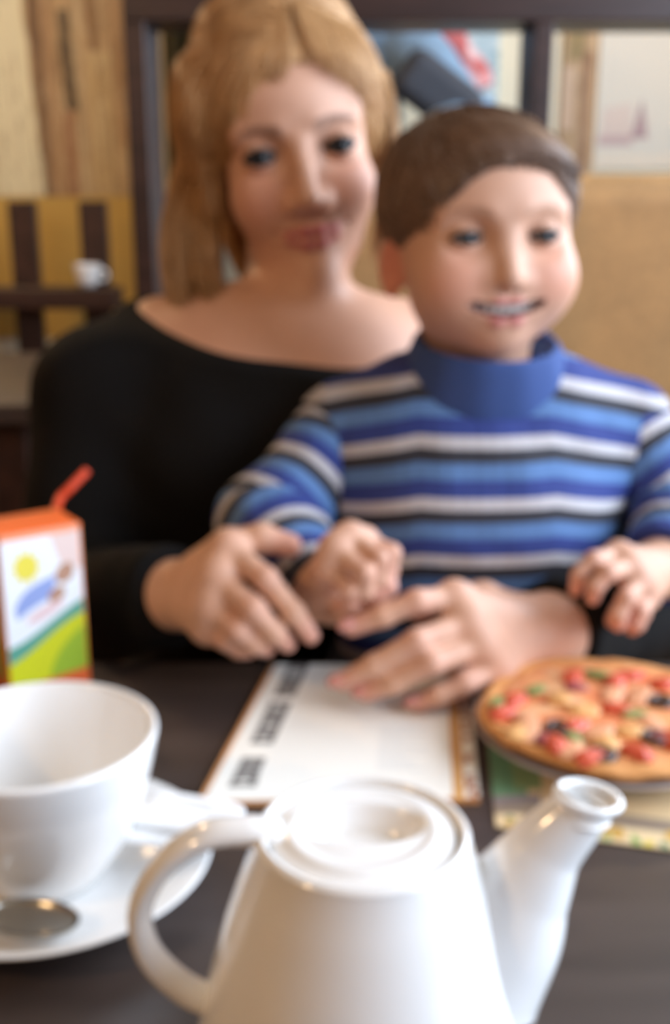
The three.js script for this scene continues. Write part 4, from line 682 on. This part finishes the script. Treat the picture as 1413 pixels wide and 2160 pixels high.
  part('jeans', meshField((x, y, z) => { let d = uni(0.02, [legs, ell(V(0.11, 0.70, -0.87), V(0.108, 0.085, 0.088))])(x, y, z) - 0.008 + 0.002 * noise(x * 30, y * 30, z * 30); return Math.max(d, y - 0.735); }, V(-0.06, 0.42, -1.0), V(0.28, 0.76, -0.58), 0.007), std('#5a6270', 0.85), t, 'grey blue jeans');
  // hair: short brown cap with swept fringe
  const capE = ell(V(0, 0.024, -0.020), V(0.0740, 0.0655, 0.0905)), cut = ell(V(0.008, -0.030, 0.090), V(0.0725, 0.088, 0.080)), low = ell(V(0, -0.088, 0.03), V(0.11, 0.072, 0.10));
  const hairF = (x, y, z) => { let d = smax(capE(x, y, z), -cut(x, y, z), 0.006); d = smax(d, -low(x, y, z), 0.01); d = smax(d, -0.055 - y, 0.01); const az = Math.atan2(x + 0.02, z + 0.03); return d + 0.0008 * noise(az * 26, y * 30, 5) + 0.0016 * noise(x * 30, y * 30, z * 30); };
  const hairL = meshField(hairF, V(-0.1, -0.08, -0.13), V(0.1, 0.12, 0.095), 0.0028), hairG = hairL.clone().applyMatrix4(HM), hs = [], R = rng(31);
  flowStrands(hairF, hairL, (q) => { const front = Math.max(0, Math.min(1, (q.z + 0.02) / 0.05)), side = Math.max(0, Math.min(1, (Math.abs(q.x) - 0.035) / 0.03)); return V(0.35 * front * (1 - side) + q.x * 4 * (1 - front), -0.25 - 0.75 * side, 0.9 * (1 - side) + 0.35 * side - (q.z < -0.05 ? 1.1 : 0)); }, 3200, 0.036, 0.00065, 0.0018, 13, HM, hs);
  for (let i = 0; i < 320; i++) { // swept fringe over the upper forehead
    const a = R() * 2 - 1, x0 = a * 0.052, e = 0.008 + R() * 0.010, yb = 0.070 - 0.012 * a * a - (a < -0.3 ? (-a - 0.3) * 0.022 : 0), zb = 0.050 - 0.030 * a * a;
    strand([V(x0 - 0.006, yb + 0.012, zb - 0.016), V(x0, yb + 0.003, zb + 0.004), V(x0 + 0.006, yb - 0.006, zb + 0.011), V(x0 + 0.012, yb - 0.006 - e, zb + 0.013)].map((p) => p.applyMatrix4(HM)), 0.0005 + R() * 0.0004, hs);
  }
  const hg = merge([hairG, ...hs].map(clean));
  paint(hg, (x, y, z) => { const n = noise(x * 40, y * 20, z * 40), n2 = noise(x * 200, y * 60, z * 200), k = 0.5 + 0.3 * n + 0.25 * n2; return [0.12 + 0.11 * k, 0.066 + 0.07 * k, 0.040 + 0.048 * k]; });
  part('hair', hg, new THREE.MeshPhysicalMaterial({ vertexColors: true, roughness: 0.42, specularIntensity: 0.7 }), t, 'short brown hair with side swept fringe');
}

// ===== guest in a denim jacket beyond the divider =====
{
  const d = 2.75, sh = P(820, 30, d), shL = P(560, 30, d), nb = P(690, -40, d), elb = P(985, 250, d - 0.06), hip = V(P(690, 0, d).x, 0.86, P(690, 500, d).z), zc = nb.z;
  const head = uni(0.03, [ell(nb.clone().add(V(0, 0.2, 0.01)), V(0.075, 0.095, 0.095)), ell(nb.clone().add(V(0, 0.14, 0.035)), V(0.055, 0.07, 0.06)), cap(nb.clone().add(V(0, 0.16, 0.105)), nb.clone().add(V(0, 0.14, 0.115)), 0.01, 0.012), cap(nb, nb.clone().add(V(0, 0.14, -0.01)), 0.055, 0.05), cap(nb.clone().add(V(-0.08, 0.17, 0)), nb.clone().add(V(-0.08, 0.19, -0.005)), 0.012), cap(nb.clone().add(V(0.08, 0.17, 0)), nb.clone().add(V(0.08, 0.19, -0.005)), 0.012)]);
  const wr = P(860, 330, d - 0.22), hnd = uni(0.006, [cap(wr, wr.clone().add(V(-0.05, 0, 0.03)), 0.026, 0.024), ...[0, 1, 2, 3].map((i) => cap(wr.clone().add(V(-0.05, 0.02 - 0.014 * i, 0.035)), wr.clone().add(V(-0.11, 0.01 - 0.014 * i, 0.03)), 0.009, 0.007)), cap(wr.clone().add(V(-0.02, 0.02, 0.03)), wr.clone().add(V(-0.06, 0.045, 0.05)), 0.011, 0.008)]);
  const torso = uni(0.06, [cap(sh, shL, 0.07), ell(V(nb.x, (nb.y + hip.y) / 2 + 0.05, zc), V(0.17, 0.3, 0.11)), ell(hip, V(0.165, 0.14, 0.12))]);
  const aL = V(shL.x - 0.06, shL.y - 0.3, zc), wLl = V(shL.x - 0.02, shL.y - 0.52, zc + 0.08);
  const arms = uni(0.03, [cap(sh, elb, 0.064, 0.052), cap(elb, wr, 0.05, 0.036), cap(shL, aL, 0.064, 0.05), cap(aL, wLl, 0.048, 0.034)]);
  const legs = uni(0.03, [-1, 1].flatMap((s) => [cap(hip.clone().add(V(s * 0.085, -0.04, 0)), V(hip.x + s * 0.1, 0.48, zc), 0.085, 0.06), cap(V(hip.x + s * 0.1, 0.48, zc), V(hip.x + s * 0.11, 0.08, zc - 0.02), 0.058, 0.04)]));
  const t = thing('person', 'standing guest in a blue denim jacket seen through the divider', 'person', V(hip.x, 0, zc));
  part('body', mergeGeometries([paint(meshField(uni(0.03, [head, torso]), V(nb.x - 0.36, 0.75, zc - 0.2), V(nb.x + 0.34, nb.y + 0.33, zc + 0.2), 0.01), () => [0.62, 0.36, 0.26]), paint(meshField(uni(0.02, [arms, hnd]), V(nb.x - 0.45, 0.8, zc - 0.2), V(nb.x + 0.5, nb.y + 0.1, zc + 0.4), 0.008), () => [0.62, 0.36, 0.26])].map(clean)), skinMat, t);
  const fold = (x, y, z) => 0.006 * noise(x * 12, y * 16, z * 12) + 0.003 * noise(x * 40, y * 40, z * 40);
  const jf = uni(0.04, [torso, arms]), front = (x, y, z) => Math.max(Math.abs(x - (nb.x + 0.17) - (nb.y - y) * 0.28) - 0.055, zc - z + 0.0, y - nb.y + 0.13);
  const cutW = wr.clone().sub(elb).normalize(), wq = wr.clone().addScaledVector(cutW, -0.005);
  part('denim_jacket', meshField((x, y, z) => { let q = jf(x, y, z) - 0.012 + fold(x, y, z); q = Math.max(q, hip.y - 0.04 - y); q = smax(q, -(cap(nb, nb.clone().add(V(0, 0.2, 0)), 0.07, 0.1)(x, y, z)), 0.01); return Math.max(q, Math.hypot(x - wr.x, y - wr.y, z - wr.z) < 0.14 ? (x - wq.x) * cutW.x + (y - wq.y) * cutW.y + (z - wq.z) * cutW.z : -1); }, V(nb.x - 0.45, 0.78, zc - 0.22), V(nb.x + 0.48, nb.y + 0.12, zc + 0.32), 0.009), std('#7f9ab2', 0.85), t, 'grey blue denim jacket');
  part('trousers', meshField((x, y, z) => Math.max(uni(0.04, [legs, ell(hip, V(0.168, 0.14, 0.122))])(x, y, z) - 0.01, y - hip.y - 0.02), V(hip.x - 0.3, 0.03, zc - 0.2), V(hip.x + 0.3, hip.y + 0.1, zc + 0.2), 0.014), std('#23242c', 0.85), t);
  for (const s of [-1, 1]) part('shoe', meshField(cap(V(hip.x + s * 0.11, 0.045, zc - 0.05), V(hip.x + s * 0.12, 0.04, zc + 0.13), 0.043, 0.036), V(hip.x + s * 0.11 - 0.07, 0.003, zc - 0.12), V(hip.x + s * 0.11 + 0.08, 0.12, zc + 0.2), 0.01), std('#2a2220', 0.5), t);
  part('hair', meshField((x, y, z) => Math.max(ell(nb.clone().add(V(0, 0.215, -0.01)), V(0.085, 0.1, 0.105))(x, y, z), -ell(nb.clone().add(V(0, 0.12, 0.12)), V(0.085, 0.13, 0.09))(x, y, z)), V(nb.x - 0.1, nb.y + 0.08, zc - 0.13), V(nb.x + 0.1, nb.y + 0.33, zc + 0.12), 0.008), std('#3a2a20', 0.6), t);
  // dark shoulder bag under the arm and a red and pink scarf over the shoulder
  const bag = P(915, 205, d + 0.0), bx = (x, y, z) => { const c = Math.cos(-0.62), s = Math.sin(-0.62), px = (x - bag.x) * c + (y - bag.y) * s, py = -(x - bag.x) * s + (y - bag.y) * c; return Math.hypot(Math.max(0, Math.abs(px) - 0.07), Math.max(0, Math.abs(py) - 0.025), Math.max(0, Math.abs(z - bag.z - 0.115) - 0.006)) - 0.035; };
  const bg = solo('shoulder_bag', meshField(bx, bag.clone().add(V(-0.2, -0.2, 0.05)), bag.clone().add(V(0.2, 0.2, 0.2)), 0.008), std('#3a3d45', 0.7), 'dark charcoal bag held under the denim sleeve', 'bag', bag.clone().add(V(0, -0.1, 0.1)));
  const sc = [P(905, 20, d - 0.02), P(950, 75, d + 0.03), P(985, 130, d + 0.05), P(1002, 190, d + 0.05)];
  const sg = sweep(sc, (u) => [0.038 + 0.01 * Math.sin(u * 9), 0.016], 40, 16, true); paint(sg, (x, y, z) => { const k = noise(x * 45, y * 45, z * 30); return k > 0.1 ? [0.50, 0.12, 0.11] : k > -0.25 ? [0.68, 0.30, 0.29] : [0.75, 0.52, 0.50]; });
  solo('scarf', sg, new THREE.MeshPhysicalMaterial({ vertexColors: true, roughness: 0.85 }), 'red and pink scarf hanging off the shoulder of the denim jacket', 'scarf', sc[3].clone());
}
renderer.render(scene, camera);
